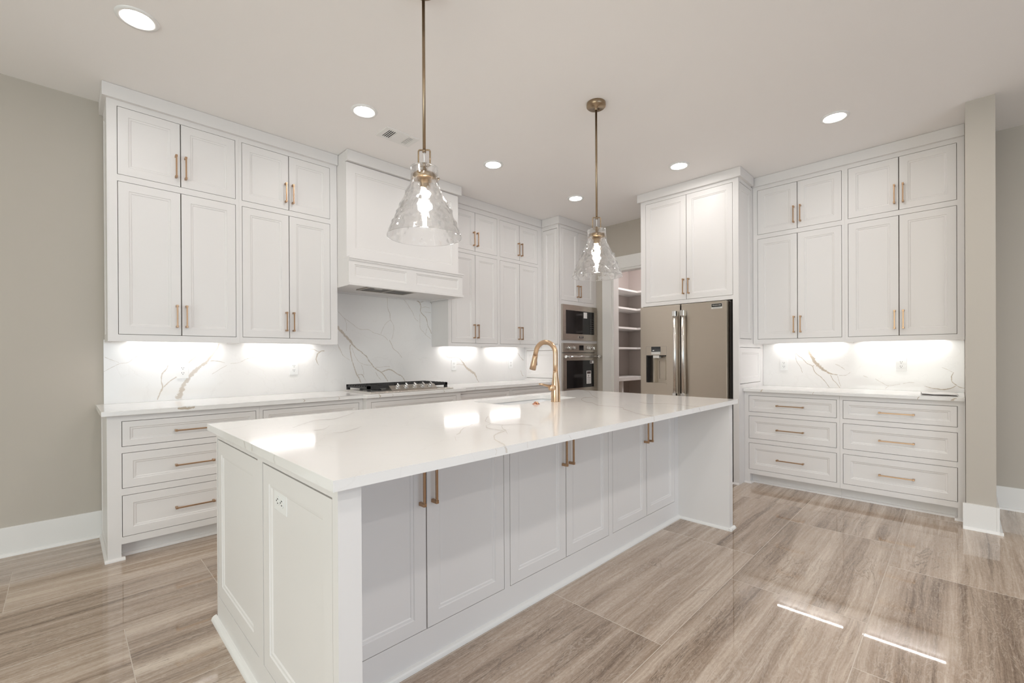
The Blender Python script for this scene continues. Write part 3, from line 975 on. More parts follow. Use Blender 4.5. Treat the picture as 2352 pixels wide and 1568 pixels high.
# ------------------------------------------------------------------ base cabinets
ROWS = ((0.698, 0.857, 0.036), (0.438, 0.659, 0.050), (0.138, 0.396, 0.050))
TOPZ = 0.8945


def base_body(w, depth, holes, foot_l=0.0, foot_r=0.0, top=TOPZ, ret=False):
    b = B().plate(0, w, 0.095, top, holes, 0, 0.02)
    for s0, s1, ft in ((0.001, 0.018, foot_l), (w - 0.018, w - 0.001, foot_r)):
        b.box(s0, s1, 0.02, depth, 0.0 if ft else 0.095, top)
    b.box(0.018, w - 0.018, 0.02, depth, 0.095, 0.112).box(0.018, w - 0.018, depth - 0.008, depth, 0.112, top)
    b.box(0.0, w, 0.075, 0.092, 0.0, 0.095)
    b.box(0.018, w - 0.018, 0.03, 0.034, 0.112, top - 0.004, mi=1)
    xa, xb = 0.0, w
    if foot_l:
        b.box(0, foot_l, 0, 0.075, 0, 0.095)
        quarter_round(b, (-0.018 if ret else 0, 0, 0), (foot_l + 0.018, 0, 0), (0, -1, 0))
        quarter_round(b, (foot_l, 0, 0), (foot_l, 0.075, 0), (1, 0, 0))
        if ret:
            quarter_round(b, (0, -0.0, 0), (0, depth, 0), (-1, 0, 0))
        xa = foot_l
    if foot_r:
        b.box(w - foot_r, w, 0, 0.075, 0, 0.095)
        quarter_round(b, (w - foot_r - 0.018, 0, 0), (w, 0, 0), (0, -1, 0))
        quarter_round(b, (w - foot_r, 0, 0), (w - foot_r, 0.075, 0), (-1, 0, 0))
        xb = w - foot_r
    quarter_round(b, (xa, 0.075, 0), (xb, 0.075, 0), (0, -1, 0))
    return b


def drawer_bank(label, u0, u1, d0, d1, face, run, group, foot_l=0.0, foot_r=0.0, depth=0.60, end=False):
    r = run_thing('base_cabinet', label, 'cabinet', u0, face, 0, run, group)
    w = u1 - u0
    x0, x1 = d0 - u0, d1 - u0
    obj('body', base_body(w, depth, [(x0, x1, a, c) for a, c, s in ROWS], foot_l, foot_r, ret=end), ['white', 'wood_shade'], r)
    for a, c, s in ROWS:
        add_door(r, x0, x1, a, c, stile=s, pull=('h', (x0 + x1) / 2, (a + c) / 2 - 0.006), L=0.222, name='drawer')
    if end:
        obj('end_panel', B().door(0, depth, 0.0, TOPZ, t=0.004, stile=0.06), 'white', r, (-0.004, depth, 0), (0, 0, -PI / 2))
    return r


G_DR = 'white three-drawer base cabinets'
drawer_bank('white three-drawer base cabinet at the open end of the long counter', 0.186, 1.0225, 0.250, 1.002, 3.678, 'back', G_DR, foot_l=0.060, end=True)
drawer_bank('white three-drawer base cabinet next to the cooktop, mostly hidden by the island', 1.0235, 1.838, 1.047, 1.803, 3.678, 'back', G_DR)
drawer_bank('white three-drawer base cabinet in the short run, beside the refrigerator surround', -1.509, -0.7425, -1.470, -0.764, 4.735, 'side', G_DR, foot_l=0.05, depth=0.61)
drawer_bank('white three-drawer base cabinet in the short run, beside the wall pier', -0.7415, 0.020, -0.721, -0.020, 4.735, 'side', G_DR, foot_r=0.04, depth=0.61)


def door_base(label, u0, u1, d0, d1, face, group, depth, drawer_pull=True):
    r = run_thing('base_cabinet', label, 'cabinet', u0, face, 0, 'back', group)
    w = u1 - u0
    x0, x1 = d0 - u0, d1 - u0
    xm = (x0 + x1) / 2
    obj('body', base_body(w, depth, [(x0, x1, 0.700, 0.857), (x0, x1, 0.138, 0.659)]), ['white', 'wood_shade'], r)
    add_door(r, x0, x1, 0.700, 0.857, stile=0.036, name='drawer', L=0.222, pull=('h', xm, 0.772) if drawer_pull else None)
    add_door(r, x0, xm, 0.138, 0.659, pull=('v', xm - 0.028, 0.45))
    add_door(r, xm, x1, 0.138, 0.659, pull=('v', xm + 0.028, 0.45))


G_DB = 'white base cabinets with a drawer front over two doors'
door_base('white base cabinet standing proud under the gas cooktop', 1.839, 2.860, 1.878, 2.806, 3.61, G_DB, 0.668, False)
door_base('white base cabinet just right of the cooktop bump-out', 2.861, 3.652, 2.886, 3.630, 3.678, G_DB, 0.60)
door_base('white base cabinet below the counter beside the tall oven cabinet', 3.653, 4.5095, 3.678, 4.480, 3.678, G_DB, 0.60)

# ------------------------------------------------------------------ tall oven cabinet
r = run_thing('oven_cabinet', 'tall white cabinet holding the microwave and wall oven in the corner', 'cabinet', 4.512, 3.66, 0, 'back')
w, dp = 0.836, 0.618
holes = [(0.053, 0.774, 1.977, 2.916), (0.060, 0.790, 1.470, 1.912), (0.060, 0.790, 0.66, 1.408), (0.053, 0.774, 0.14, 0.60)]
b = B().plate(0, w, 0.0, 2.952, holes, 0, 0.02)
b.box(w - 0.018, w, 0.02, dp, 0, 2.952).box(0.021, w - 0.018, dp - 0.008, dp, 0, 2.952)
for z in (0.62, 1.43, 1.93):
    b.box(0.021, w - 0.018, 0.02, dp - 0.008, z, z + 0.018)
b.box(0.021, w - 0.018, 0.02, dp - 0.008, 2.934, 2.952)
b.box(0.021, w - 0.018, 0.03, 0.034, 1.95, 2.93, mi=1).box(0.021, w - 0.018, 0.03, 0.034, 0.10, 0.62, mi=1)
obj('body', b, ['white', 'wood_shade'], r)
b = B().plate(0, dp, 0, 2.952, [(0.350, 0.597, 1.400, 2.905), (0.035, 0.585, 0.955, 1.326)], 0, 0.018)
b.box(0.330, 0.61, 0.020, 0.023, 1.38, 2.92, mi=1).box(0.02, 0.60, 0.020, 0.023, 0.93, 1.345, mi=1)
e = obj('end_panel', b, ['white', 'wood_shade'], r, (-0.0005, dp, 0), (0, 0, -PI / 2))
obj('panel', B().door(0.354, 0.593, 1.405, 2.900, t=0.014, stile=0.05), 'white', e)
obj('panel', B().door(0.039, 0.581, 0.960, 1.321, t=0.014, stile=0.05), 'white', e)
obj('crown', crown(B(), 0, w, 0, 0.255, left=True, z0=2.952, z1=H_CEIL - 0.002), 'white', r)
add_door(r, 0.053, 0.4165, 1.977, 2.916, pull=('v', 0.3885, 2.035))
add_door(r, 0.4165, 0.774, 1.977, 2.916, pull=('v', 0.4445, 2.035))
add_door(r, 0.053, 0.774, 0.14, 0.60, name='drawer', pull=('h', 0.414, 0.50), L=0.222)

# microwave
r = run_thing('microwave', 'built-in steel microwave with black glass door above the wall oven', 'microwave', 4.556, 3.630, 1.457, 'back')
w, h = 0.762, 0.466
b = B().plate(0, w, 0, h, [(0.062, 0.700, 0.085, 0.395)], 0, 0.029)
obj('trim_frame', b, 'steelh', r)
obj('body', B().box(0.03, w - 0.03, 0.029, 0.45, 0.02, h - 0.02), 'grey', r)
d = obj('door_glass', B().box(0.062, 0.585, 0.004, 0.028, 0.085, 0.395), 'blackglass', r)
obj('sticker', B().box(0.455, 0.535, 0.0032, 0.0039, 0.305, 0.385), 'paper', r)
c = obj('control_panel', B().box(0.588, 0.700, 0.004, 0.028, 0.085, 0.395), 'blackglass', r)
b = B()
for i in range(7):
    for j in range(3):
        b.box(0.606 + j * 0.028, 0.622 + j * 0.028, 0.0035, 0.004, 0.11 + i * 0.030, 0.114 + i * 0.030)
k = obj('buttons', b, 'grey', c)
k['kind'] = 'stuff'
bd = obj('badge', B().box(0.335, 0.445, -0.003, 0.0, 0.026, 0.058, 0).box(0.340, 0.440, -0.0035, -0.003, 0.036, 0.056, 1), ['chrome', 'blackglass'], r)
lettering('FRIGIDAIRE', 0.014, 'label', bd, (0.39, -0.0038, 0.046))

# wall oven
r = run_thing('wall_oven', 'built-in steel wall oven with four knobs and a bar handle below the microwave', 'oven', 4.556, 3.630, 0.68, 'back')
z = lambda q: q - 0.68
obj('body', B().box(0.03, w - 0.03, 0.029, 0.55, 0.0, 0.73), 'grey', r)
obj('control_panel', B().box(0, w, 0.0, 0.028, z(1.296), z(1.42), bev=0.002), 'steelh', r)
obj('display', B().box(0.345, 0.445, -0.0015, 0.0, z(1.325), z(1.392)), 'blackglass', r)
for x in (0.115, 0.215, 0.545, 0.645):
    kb = B().cyl((x, 0.0, z(1.356)), (x, -0.012, z(1.356)), 0.026, 24)
    kb.cyl((x, -0.012, z(1.356)), (x, -0.034, z(1.356)), 0.021, 24, r1=0.018)
    kb.box(x - 0.006, x + 0.006, -0.042, -0.030, z(1.336), z(1.376), bev=0.002)
    obj('knob', kb, 'chrome', r)
b = B().plate(0, w, 0, z(1.288), [(0.075, w - 0.075, z(0.822), z(1.190))], 0.0, 0.028)
dr = obj('door', b, 'steelh', r)
obj('window', B().box(0.075, w - 0.075, 0.003, 0.026, z(0.822), z(1.190)), 'blackglass', dr)
b = B().cyl((0.02, -0.055, z(1.240)), (w - 0.02, -0.055, z(1.240)), 0.014, 20)
for x in (0.055, w - 0.055):
    b.cyl((x, 0.0, z(1.240)), (x, -0.06, z(1.240)), 0.016, 20)
    b.cyl((x, -0.060, z(1.240)), (x, -0.074, z(1.240)), 0.020, 20)
for x0, x1 in ((-0.012, 0.02), (w - 0.02, w + 0.012)):
    b.cyl((x0, -0.055, z(1.240)), (x1, -0.055, z(1.240)), 0.018, 20)
obj('handle', b, 'chrome', dr)
st = obj('sticker', B().box(0.515, 0.620, 0.0015, 0.0029, z(0.868), z(1.045)), 'paper', dr)
st['label'] = 'white leaflet stuck on the oven glass'
b = B().box(0.525, 0.610, 0.0009, 0.0015, z(1.005), z(1.036))
for i in range(3):
    b.box(0.527, 0.608, 0.0009, 0.0015, z(0.882) + i * 0.020, z(0.886) + i * 0.020)
b.box(0.527, 0.608, 0.0009, 0.0015, z(0.945), z(0.951))
obj('text_print', b, 'print', st)
lettering('20', 0.032, 'print', st, (0.558, 0.0012, z(0.975)))
st = obj('sticker', B().box(0.600, 0.682, 0.0015, 0.0029, z(1.145), z(1.185)), 'paper', dr)
st['label'] = 'small white corner sticker'
obj('text_print', B().box(0.604, 0.636, 0.0009, 0.0015, z(1.150), z(1.180)), 'print', st)

# ------------------------------------------------------------------ range hood
r = run_thing('range_hood', 'large white panelled range hood hanging over the gas cooktop', 'range hood', 1.740, 3.725, 1.872, 'back')
z = lambda q: q - 1.872
X = lambda q: q - 1.740
Y = lambda q: q - 3.725
b = B().door(X(1.740), X(2.962), z(2.124), z(2.9455), y=Y(3.765), stile=0.080)
b.box(X(1.740), X(2.962), Y(3.7655), Y(4.278), z(2.110), z(2.124)).box(X(1.740), X(2.962), Y(3.785), Y(4.278), z(2.124), z(3.044))
obj('chimney', b, 'white', r)
b = B()
for x0, x1 in ((0.0, 0.624), (0.624, 1.245)):
    b.door(x0, x1, z(1.898), z(2.104), y=0.0, stile=0.052, rail=0.048)
b.box(0.0, 1.257, -0.012, 0.02, z(1.872), z(1.898), bev=0.002)
b.box(-0.0012, 1.257, -0.014, 0.055, z(2.104), z(2.124), bev=0.001)
b.box(0, 1.245, -0.007, 0.0, z(2.088), z(2.104))
b.box(0.0, 0.02, 0.02, Y(4.278), z(1.872), z(2.1095)).box(1.202, 1.220, 0.02, Y(4.278), z(1.872), z(2.1095))
b.box(1.220, 1.245, 0.02, Y(3.946), z(1.872), z(2.104))
b.box(0.02, 1.202, 0.02, Y(4.278), z(1.884), z(1.894)).box(0.02, 1.202, Y(4.255), Y(4.278), z(1.8715), z(1.884))
obj('mantel', b, 'white', r)
obj('crown', crown(B(), X(1.740), X(2.962), Y(3.765), 0.019, left=False, right=True, z0=z(2.952), z1=z(H_CEIL - 0.002)), 'white', r)
b = B()
for x0_, x1_, y0_, y1_ in ((1.945, 2.445, 3.752, 3.777), (1.945, 2.445, 3.990, 4.012), (1.945, 1.967, 3.777, 3.990), (2.186, 2.204, 3.777, 3.990), (2.423, 2.445, 3.777, 3.990)):
    b.box(X(x0_), X(x1_), Y(y0_), Y(y1_), -0.010, -0.0005)
obj('grease_filter', b, 'steelh', r, (0, 0, z(1.884)))
b = B()
for i in range(22):
    x = X(1.968) + i * 0.0212
    b.box(x, x + 0.010, Y(3.787), Y(3.988), -0.006, -0.001)
b.box(X(2.03), X(2.10), Y(3.80), Y(3.83), -0.010, -0.001, mi=1)
obj('baffle', b, ['grey', 'label'], r, (0, 0, z(1.884)))

# ------------------------------------------------------------------ counters and splashbacks
b = B()
poly = [(0.155, YB - 0.001), (0.155, 3.640), (1.818, 3.640), (1.822, 3.575), (2.904, 3.575), (2.908, 3.640), (4.5095, 3.640), (4.5095, YB - 0.001)]
b.prism(poly, 0.895, 0.925, bev=0.003)
b.veins(VEINS['B'], lambda a, c: (a, 3.6396, c), nrm=(0, -1, 0))
for x, wd in ((1.32, 0.012), (1.60, 0.006), (1.93, 0.02), (2.06, 0.008), (2.62, 0.008), (3.07, 0.008)):
    yy = 3.5746 if 1.83 < x < 2.89 else 3.6396
    b.veins([[(x, 0.897, x + wd, 0.897), (x + 0.01, 0.91, x + wd + 0.012, 0.91), (x - 0.004, 0.923, x + wd - 0.006, 0.923)]], lambda a, c: (a, yy, c), strength=0.9, nrm=(0, -1, 0))
tag(obj('countertop', b, 'quartz'), 'long white veined quartz countertop under the range hood', 'countertop')
b = B()
b.box(4.700, XR - 0.001, -0.0195, 1.5085, 0.895, 0.923, bev=0.003)
for y, wd in ((1.34, 0.02), (0.93, 0.006), (0.03, 0.035), (0.235, 0.01)):
    b.veins([[(y, 0.897, y + wd, 0.897), (y - 0.004, 0.91, y + wd - 0.004, 0.91), (y - 0.012, 0.921, y + wd - 0.012, 0.921)]], lambda a, c: (4.6996, a, c), strength=0.9, nrm=(-1, 0, 0))
tag(obj('countertop', b, 'quartz'), 'short white quartz countertop beside the refrigerator, with papers on it', 'countertop')

b = B()
b.box(0.197, 1.7375, 4.262, YB - 0.001, 0.9255, 1.3805)
b.box(1.7375, 2.9655, 4.262, YB - 0.001, 0.9255, 1.8705)
b.box(2.9655, 4.5095, 4.262, YB - 0.001, 0.9255, 1.3805)
b.veins(VEINS['S'], lambda a, c: (a, 4.2615, min(max(c, 0.9275), 1.87)), strength=0.8, nrm=(0, -1, 0))
tag(obj('backsplash', b, 'quartz'), 'white quartz backsplash with tan veins behind the gas cooktop', 'backsplash')
b = B()
b.box(5.332, XR - 0.001, -0.0195, 1.5085, 0.9235, 1.3805)
b.veins(VEINS['R'], lambda a, c: (5.3315, min(max(a, -0.018), 1.507), max(c, 0.9255)), nrm=(-1, 0, 0))
tag(obj('backsplash', b, 'quartz'), 'white quartz backsplash with peach veins above the short counter', 'backsplash')

# ------------------------------------------------------------------ kitchen island
IX0, IX1, IY0, IY1 = 0.51, 3.410, 1.168, 2.500
r = thing('kitchen_island', 'white panelled kitchen island with a seating recess in the middle of the floor', 'kitchen island', (IX0, IY0, 0))
TZ = 0.8995
b = B()
# end walls
b.box(0.0, 0.066, -0.003, 0.0, 0, TZ).box(0.020, 0.066, 0.0, 1.332, 0, TZ)                       # left end core and front post
b.box(2.836, 2.900, 0.0, 1.332, 0, TZ)                       # right end panel
# front board behind the knee space with openings for three pairs of doors
DX = ((0.105, 0.534, 0.975), (1.012, 1.449, 1.873), (1.917, 2.346, 2.776))
FY = 0.377
b.plate(0.066, 2.836, 0.0, TZ, [(a, c, 0.135, 0.862) for a, m_, c in DX], FY, FY + 0.02)
b.box(0.066, 2.836, FY + 0.03, FY + 0.034, 0.10, 0.89, mi=1)
b.plate(0.066, 2.836, 0.0, TZ, [], 1.312, 1.332)             # back
b.box(0.066, 2.836, FY + 0.034, 1.312, 0.09, 0.108)
b.box(0.066, 2.836, 0.02, FY, TZ - 0.012, TZ)                # sub-top over the knee space
obj('body', b, ['white', 'wood_shade'], r)
b = B().plate(0, 1.332, 0, TZ, [(0.020, 0.640, 0.125, 0.868), (0.698, 1.300, 0.125, 0.868)], 0, 0.0195)
e = obj('end_panel', b, 'white', r, (0, 1.332, 0), (0, 0, -PI / 2))
obj('panel', B().door(0.0235, 0.6365, 0.127, 0.862, y=0.001, t=0.018, stile=0.062), 'white', e)
obj('panel', B().door(0.7015, 1.2965, 0.127, 0.862, y=0.001, t=0.018, stile=0.062), 'white', e)
for a, m_, c in DX:
    add_door(r, a, m_, 0.135, 0.862, y=FY, pull=('v', m_ - 0.030, 0.648), L=0.19)
    add_door(r, m_, c, 0.135, 0.862, y=FY, pull=('v', m_ + 0.030, 0.648), L=0.19)
b = B()
quarter_round(b, (0.0, -0.020, 0), (0.0, 1.352, 0), (-1, 0, 0), r=0.022)
quarter_round(b, (-0.022, 0.0, 0), (0.066, 0.0, 0), (0, -1, 0), r=0.022)
quarter_round(b, (0.066, FY, 0), (2.836, FY, 0), (0, -1, 0), r=0.022)
quarter_round(b, (2.836, FY, 0), (2.836, -0.02, 0), (-1, 0, 0), r=0.018)
quarter_round(b, (2.818, 0.0, 0), (2.92, 0.0, 0), (0, -1, 0), r=0.018)
quarter_round(b, (2.900, -0.018, 0), (2.900, 1.35, 0), (1, 0, 0), r=0.018)
quarter_round(b, (0.0, 1.332, 0), (2.900, 1.332, 0), (0, 1, 0), r=0.018)
obj('shoe_molding', b, 'trim', r)

b = B()
SX0, SX1, SY0, SY1 = 2.035, 2.780, 2.072, 2.436
b.prism([(0.486, 1.138), (3.432, 1.138), (3.432, 2.566), (0.486, 2.566)], 0.900, 0.930, holes=[rrect(SX0, SX1, SY0, SY1, 0.035)])
b.veins(VEINS['I'], lambda a, c: (min(max(a, 0.487), 3.431), min(max(c, 1.139), 2.565), 0.9304), strength=0.5)
b.veins(VEINS['F'], lambda a, c: (a, 1.1376, min(max(c, 0.9005), 0.9295)), strength=0.5, nrm=(0, -1, 0))
b.veins(VEINS['E'], lambda a, c: (0.4856, a, min(max(c, 0.9005), 0.9295)), strength=0.5, nrm=(-1, 0, 0))
tag(obj('countertop', b, 'quartz'), 'large white quartz countertop on the island, with the sink cut into it', 'countertop')

# undermount sink
r = thing('sink', 'white undermount sink sunk into the island countertop', 'sink', ((SX0 + SX1) / 2, (SY0 + SY1) / 2, 0.66))
cx_, cy_ = (SX0 + SX1) / 2, (SY0 + SY1) / 2
b = B()
hw, hd = (SX1 - SX0) / 2, (SY1 - SY0) / 2
prof = [(hw + 0.035, hd + 0.035, 0.239), (hw + 0.008, hd + 0.008, 0.239), (hw + 0.006, hd + 0.006, 0.225), (hw - 0.004, hd - 0.004, 0.04), (hw - 0.04, hd - 0.04, 0.012), (0.05, 0.05, 0.006)]
loops = []
for ax_, ay_, zz_ in prof:
    rr_ = min(0.045, ax_ * 0.9, ay_ * 0.9)
    loops.append([b.v(x, y, zz_) for x, y in rrect(-ax_, ax_, -ay_, ay_, rr_)])
for p_, q_ in zip(loops, loops[1:]):
    n = len(p_)
    for i in range(n):
        b.f([p_[i], p_[(i + 1) % n], q_[(i + 1) % n], q_[i]], 0, True)
b.f(loops[-1])
lo = [b.v(x, y, -0.006) for x, y in rrect(-hw - 0.02, hw + 0.02, -hd - 0.02, hd + 0.02, 0.04)]
for i in range(len(lo)):
    b.f([lo[i], lo[(i + 1) % len(lo)], loops[0][(i + 1) % len(lo)], loops[0][i]], 0, True)
b.f(lo)
obj('basin', b, 'porcelain', r)
obj('drain', B().lathe([(0.045, 0.006), (0.045, 0.011), (0.036, 0.011), (0.030, 0.008), (0.006, 0.008), (0.006, 0.013)], 24), 'copper', r)

# faucet
r = thing('faucet', 'tall brushed gold pull-down faucet beside the island sink', 'faucet', (2.430, 2.004, 0.930))
obj('base', B().lathe([(0.0335, 0.0), (0.0335, 0.004), (0.0325, 0.006), (0.031, 0.09), (0.0285, 0.125), (0.022, 0.165), (0.0185, 0.20), (0.0178, 0.215)], 32), 'gold', r)
pts = [(0, 0, 0.215), (0, 0, 0.26), (0, 0, 0.30), (0, 0, 0.335)]
for i in range(1, 15):
    a = PI * i / 14 * 0.92
    pts.append((0, 0.092 - 0.092 * math.cos(a), 0.335 + 0.083 * math.sin(a)))
yl, zl = pts[-1][1], pts[-1][2]
pts.append((0, yl + 0.008, zl - 0.03))
obj('spout', B().tube(pts, 0.0172, 18), 'gold', r)
b = B().tube([(0, yl + 0.008, zl - 0.031), (0, yl + 0.014, zl - 0.055), (0, yl + 0.026, zl - 0.10), (0, yl + 0.036, zl - 0.135)], 0.02, 20, radii=[0.0185, 0.0195, 0.0225, 0.0238])
sh = obj('spray_head', b, 'gold', r)
obj('spray_button', B().box(0.014, 0.0235, yl + 0.010, yl + 0.022, zl - 0.105, zl - 0.062, bev=0.002), 'black', sh)
b = B().cyl((-0.012, 0, 0.098), (-0.050, 0, 0.098), 0.021, 24)
b.lathe([(0.021, 0.0), (0.0205, 0.006), (0.016, 0.013), (0.008, 0.017), (0.001, 0.018)], 20, mat=Matrix.Translation((-0.050, 0, 0.098)) @ Matrix.Rotation(-PI / 2, 4, 'Y'))
hb = obj('handle', b, 'gold', r)
obj('lever', B().tube([(-0.052, 0.0, 0.108), (-0.085, 0.005, 0.115), (-0.120, 0.010, 0.124), (-0.158, 0.012, 0.130)], 0.007, 12, radii=[0.010, 0.0085, 0.0070, 0.0055]), 'gold', hb)
tag(obj('air_switch', B().lathe([(0.026, 0.0), (0.026, 0.003), (0.020, 0.006), (0.016, 0.006), (0.015, 0.012), (0.010, 0.016), (0.001, 0.017)], 24), 'copper', loc=(2.212, 1.992, 0.930)),
    'small round copper button on the island counter, left of the faucet', 'button')
tag(obj('air_gap_button', B().cyl((0, 0, 0), (0, 0, 0.012), 0.006, 14), 'gold', loc=(2.482, 2.020, 0.930)),
    'tiny gold peg on the counter close behind the faucet base', 'button')

# ------------------------------------------------------------------ gas cooktop
r = run_thing('gas_cooktop', 'five-burner steel gas cooktop with black grates set in the counter', 'cooktop', 1.880, 3.630, 0.9256, 'back')
b = B().box(0, 0.905, 0, 0.53, 0.0, 0.011, bev=0.003).box(0.02, 0.885, 0.02, 0.515, 0.011, 0.016)
obj('tray', b, 'steelb', r)
# sloping control panel
b = B()
x0, x1 = 0.215, 0.710
sec = [(0.004, 0.010), (0.004, 0.022), (0.060, 0.060), (0.110, 0.060), (0.110, 0.010)]
l0 = [b.v(x0, y, z_) for y, z_ in sec]
l1 = [b.v(x1, y, z_) for y, z_ in sec]
for i in range(5):
    b.f([l0[i], l0[(i + 1) % 5], l1[(i + 1) % 5], l1[i]])
b.f(l0[::-1]); b.f(l1)
obj('control_panel', b, 'steelh', r)
nrm = Vector((0, -0.038, 0.056)).normalized()
for i in range(5):
    c0 = Vector((0.285 + i * 0.0895, 0.030, 0.0396))
    kb = B().cyl(c0, c0 + nrm * 0.008, 0.024, 24)
    kb.cyl(c0 + nrm * 0.008, c0 + nrm * 0.028, 0.019, 24, r1=0.0165)
    q = nrm.to_track_quat('Z', 'Y').to_matrix().to_4x4()
    t_ = B().box(-0.007, 0.007, -0.019, 0.019, 0.026, 0.040, bev=0.002)
    kb.merge(t_.bm, 0, mat=Matrix.Translation(c0) @ q)
    obj('knob', kb, 'chrome', r)
for gx0, gx1 in ((0.020, 0.300), (0.306, 0.600), (0.606, 0.886)):
    b = B()
    y0 = 0.125 if gx0 > 0.3 and gx1 < 0.7 else 0.075
    y1 = 0.505
    zt = 0.064
    for y in (y0, y1 - 0.014):
        b.box(gx0, gx1, y, y + 0.014, zt - 0.026, zt)
    for x in (gx0, gx1 - 0.014):
        b.box(x, x + 0.014, y0, y1, zt - 0.026, zt - 0.010)
        for k in range(9):
            yy = y0 + 0.010 + (y1 - y0 - 0.040) * k / 8
            b.box(x, x + 0.014, yy, yy + 0.022, zt - 0.010, zt)
    for x in (gx0, gx1 - 0.026):
        for y in (y0, y1 - 0.026):
            b.box(x, x + 0.026, y, y + 0.026, 0.016, zt)
    nb = 8
    for i in range(1, nb):
        y = y0 + (y1 - y0) * i / nb
        b.box(gx0 + 0.01, gx0 + 0.112, y - 0.006, y + 0.006, zt - 0.016, zt + 0.002)
        b.box(gx1 - 0.112, gx1 - 0.01, y - 0.006, y + 0.006, zt - 0.016, zt + 0.002)
    obj('grate', b, 'black', r)
for x, y, rr in ((0.16, 0.19, 0.035), (0.16, 0.39, 0.045), (0.453, 0.31, 0.06), (0.746, 0.19, 0.045), (0.746, 0.39, 0.035)):
    obj('burner', B().lathe([(rr + 0.012, 0.015), (rr + 0.010, 0.025), (rr, 0.027), (rr, 0.036), (rr - 0.006, 0.038)], 24, c=(x, y, 0)), 'black', r)

# ------------------------------------------------------------------ refrigerator surround
r = run_thing('refrigerator_surround', 'tall white surround with a two-door cabinet above the refrigerator', 'cabinet', -2.540, 4.59, 0, 'side')
dp = 0.758
b = B().plate(0, 1.030, 1.792, 2.958, [(0.058, 0.978, 1.832, 2.924)], 0, 0.02)
b.box(0, 0.018, 0.02, dp, 1.792, 2.958).box(0.990, 1.008, 0.02, dp, 1.792, 2.958)
b.box(0.018, 0.990, 0.02, dp, 1.795, 1.812).box(0.018, 0.990, 0.02, dp, 2.94, 2.958).box(0.018, 0.990, dp - 0.01, dp, 1.812, 2.94)
b.box(0.018, 0.990, 0.03, 0.034, 1.812, 2.94, mi=1)
b.box(0.0, 0.026, 0.0, dp, 0, 1.792)
b.box(0.976, 1.008, 0.0, dp, 0, 1.792)
b.box(1.008, 1.030, 0.0, 0.02, 0, 1.792)
quarter_round(b, (0.97, 0, 0), (1.030, 0, 0), (0, -1, 0))
obj('body', b, ['white', 'wood_shade'], r)
b = B().plate(0.0205, dp, 0, 2.958, [(0.032, 0.368, 1.408, 2.925), (0.026, 0.650, 0.966, 1.327)], 0, 0.018)
e = obj('end_panel', b, 'white', r, (1.030, 0, 0), (0, 0, PI / 2))
obj('panel', B().door(0.036, 0.364, 1.413, 2.920, t=0.017, stile=0.05), 'white', e)
obj('panel', B().door(0.030, 0.646, 0.971, 1.322, t=0.017, stile=0.05), 'white', e)
obj('crown', crown(B(), 0, 1.030, 0, 0.36, left=True, right=True, z0=2.958, z1=H_CEIL - 0.002), 'white', r)
add_door(r, 0.058, 0.519, 1.832, 2.924, pull=('v', 0.519 - 0.028, 1.888))
add_door(r, 0.519, 0.978, 1.832, 2.924, pull=('v', 0.519 + 0.028, 1.888))

# refrigerator
r = run_thing('refrigerator', 'stainless steel french-door refrigerator with a water dispenser', 'refrigerator', -2.498, 4.500, 0, 'side')
TT = 1.776
obj('body', B().box(0.006, 0.902, 0.115, 0.80, 0.03, TT - 0.01), 'grey', r)
b = B().plate(0, 0.448, 0.735, TT, [(0.066, 0.297, 0.955, 1.252)], 0.0, 0.10)
d = obj('door', b, 'steel', r)
b = B().box(0.0, 0.006, -0.0005, 0.0, 0.0, 0.0)
ds = obj('dispenser', B().box(0.066, 0.297, 0.062, 0.066, 0.955, 1.252).box(0.066, 0.082, 0.001, 0.062, 0.958, 1.250, mi=1).box(0.066, 0.297, 0.004, 0.062, 1.240, 1.252, mi=1)
         .box(0.064, 0.299, -0.004, 0.030, 0.938, 0.957).box(0.150, 0.155, 0.020, 0.062, 0.958, 1.235), ['steel', 'dark'], d)
obj('lever', B().plate(0.185, 0.265, 0.99, 1.20, [(0.193, 0.257, 0.998, 1.192)], 0.050, 0.062).box(0.195, 0.255, 0.056, 0.062, 1.0, 1.19), 'steel', ds)
obj('outlet', B().box(0.145, 0.215, 0.002, 0.05, 1.222, 1.250), 'label', ds)
obj('control_panel', B().box(0.126, 0.232, -0.0015, 0.0, 1.262, 1.344).box(0.127, 0.231, -0.002, -0.0015, 1.262, 1.288, mi=1).box(0.143, 0.160, -0.002, -0.0015, 1.300, 1.308, mi=2), ['blackglass', 'label', 'plastic'], ds)
b = B()
for x0, x1, z0, z1 in ((0.064, 0.124, 1.345, 1.3465), (0.234, 0.299, 1.345, 1.3465), (0.064, 0.0655, 1.255, 1.3465), (0.2975, 0.299, 1.255, 1.3465)):
    b.box(x0, x1, -0.0005, 0.0, z0, z1)
obj('seam', b, 'grey', ds)
d2 = obj('door', B().box(0.460, 0.908, 0.0, 0.10, 0.735, TT, bev=0.006), 'steel', r)
for dd, xc in ((d, 0.411), (d2, 0.497)):
    hb = B().cyl((xc, -0.046, 0.800), (xc, -0.046, 1.708), 0.0165, 24)
    hb_o = obj('handle', hb, 'steelb', dd)
    cb = B()
    for z0 in (0.800, 1.648):
        cb.box(xc - 0.020, xc + 0.020, -0.066, -0.020, z0, z0 + 0.062, bev=0.006)
        cb.box(xc - 0.013, xc + 0.013, -0.020, 0.0, z0 + 0.006, z0 + 0.056)
    obj('handle_bracket', cb, 'chrome', hb_o)
obj('drawer', B().box(0.0, 0.908, 0.0, 0.10, 0.10, 0.725, bev=0.006).cyl((0.06, -0.046, 0.66), (0.848, -0.046, 0.66), 0.0165, 20).box(0.07, 0.10, -0.04, 0.0, 0.648, 0.672).box(0.808, 0.838, -0.04, 0.0, 0.648, 0.672), 'steel', r)
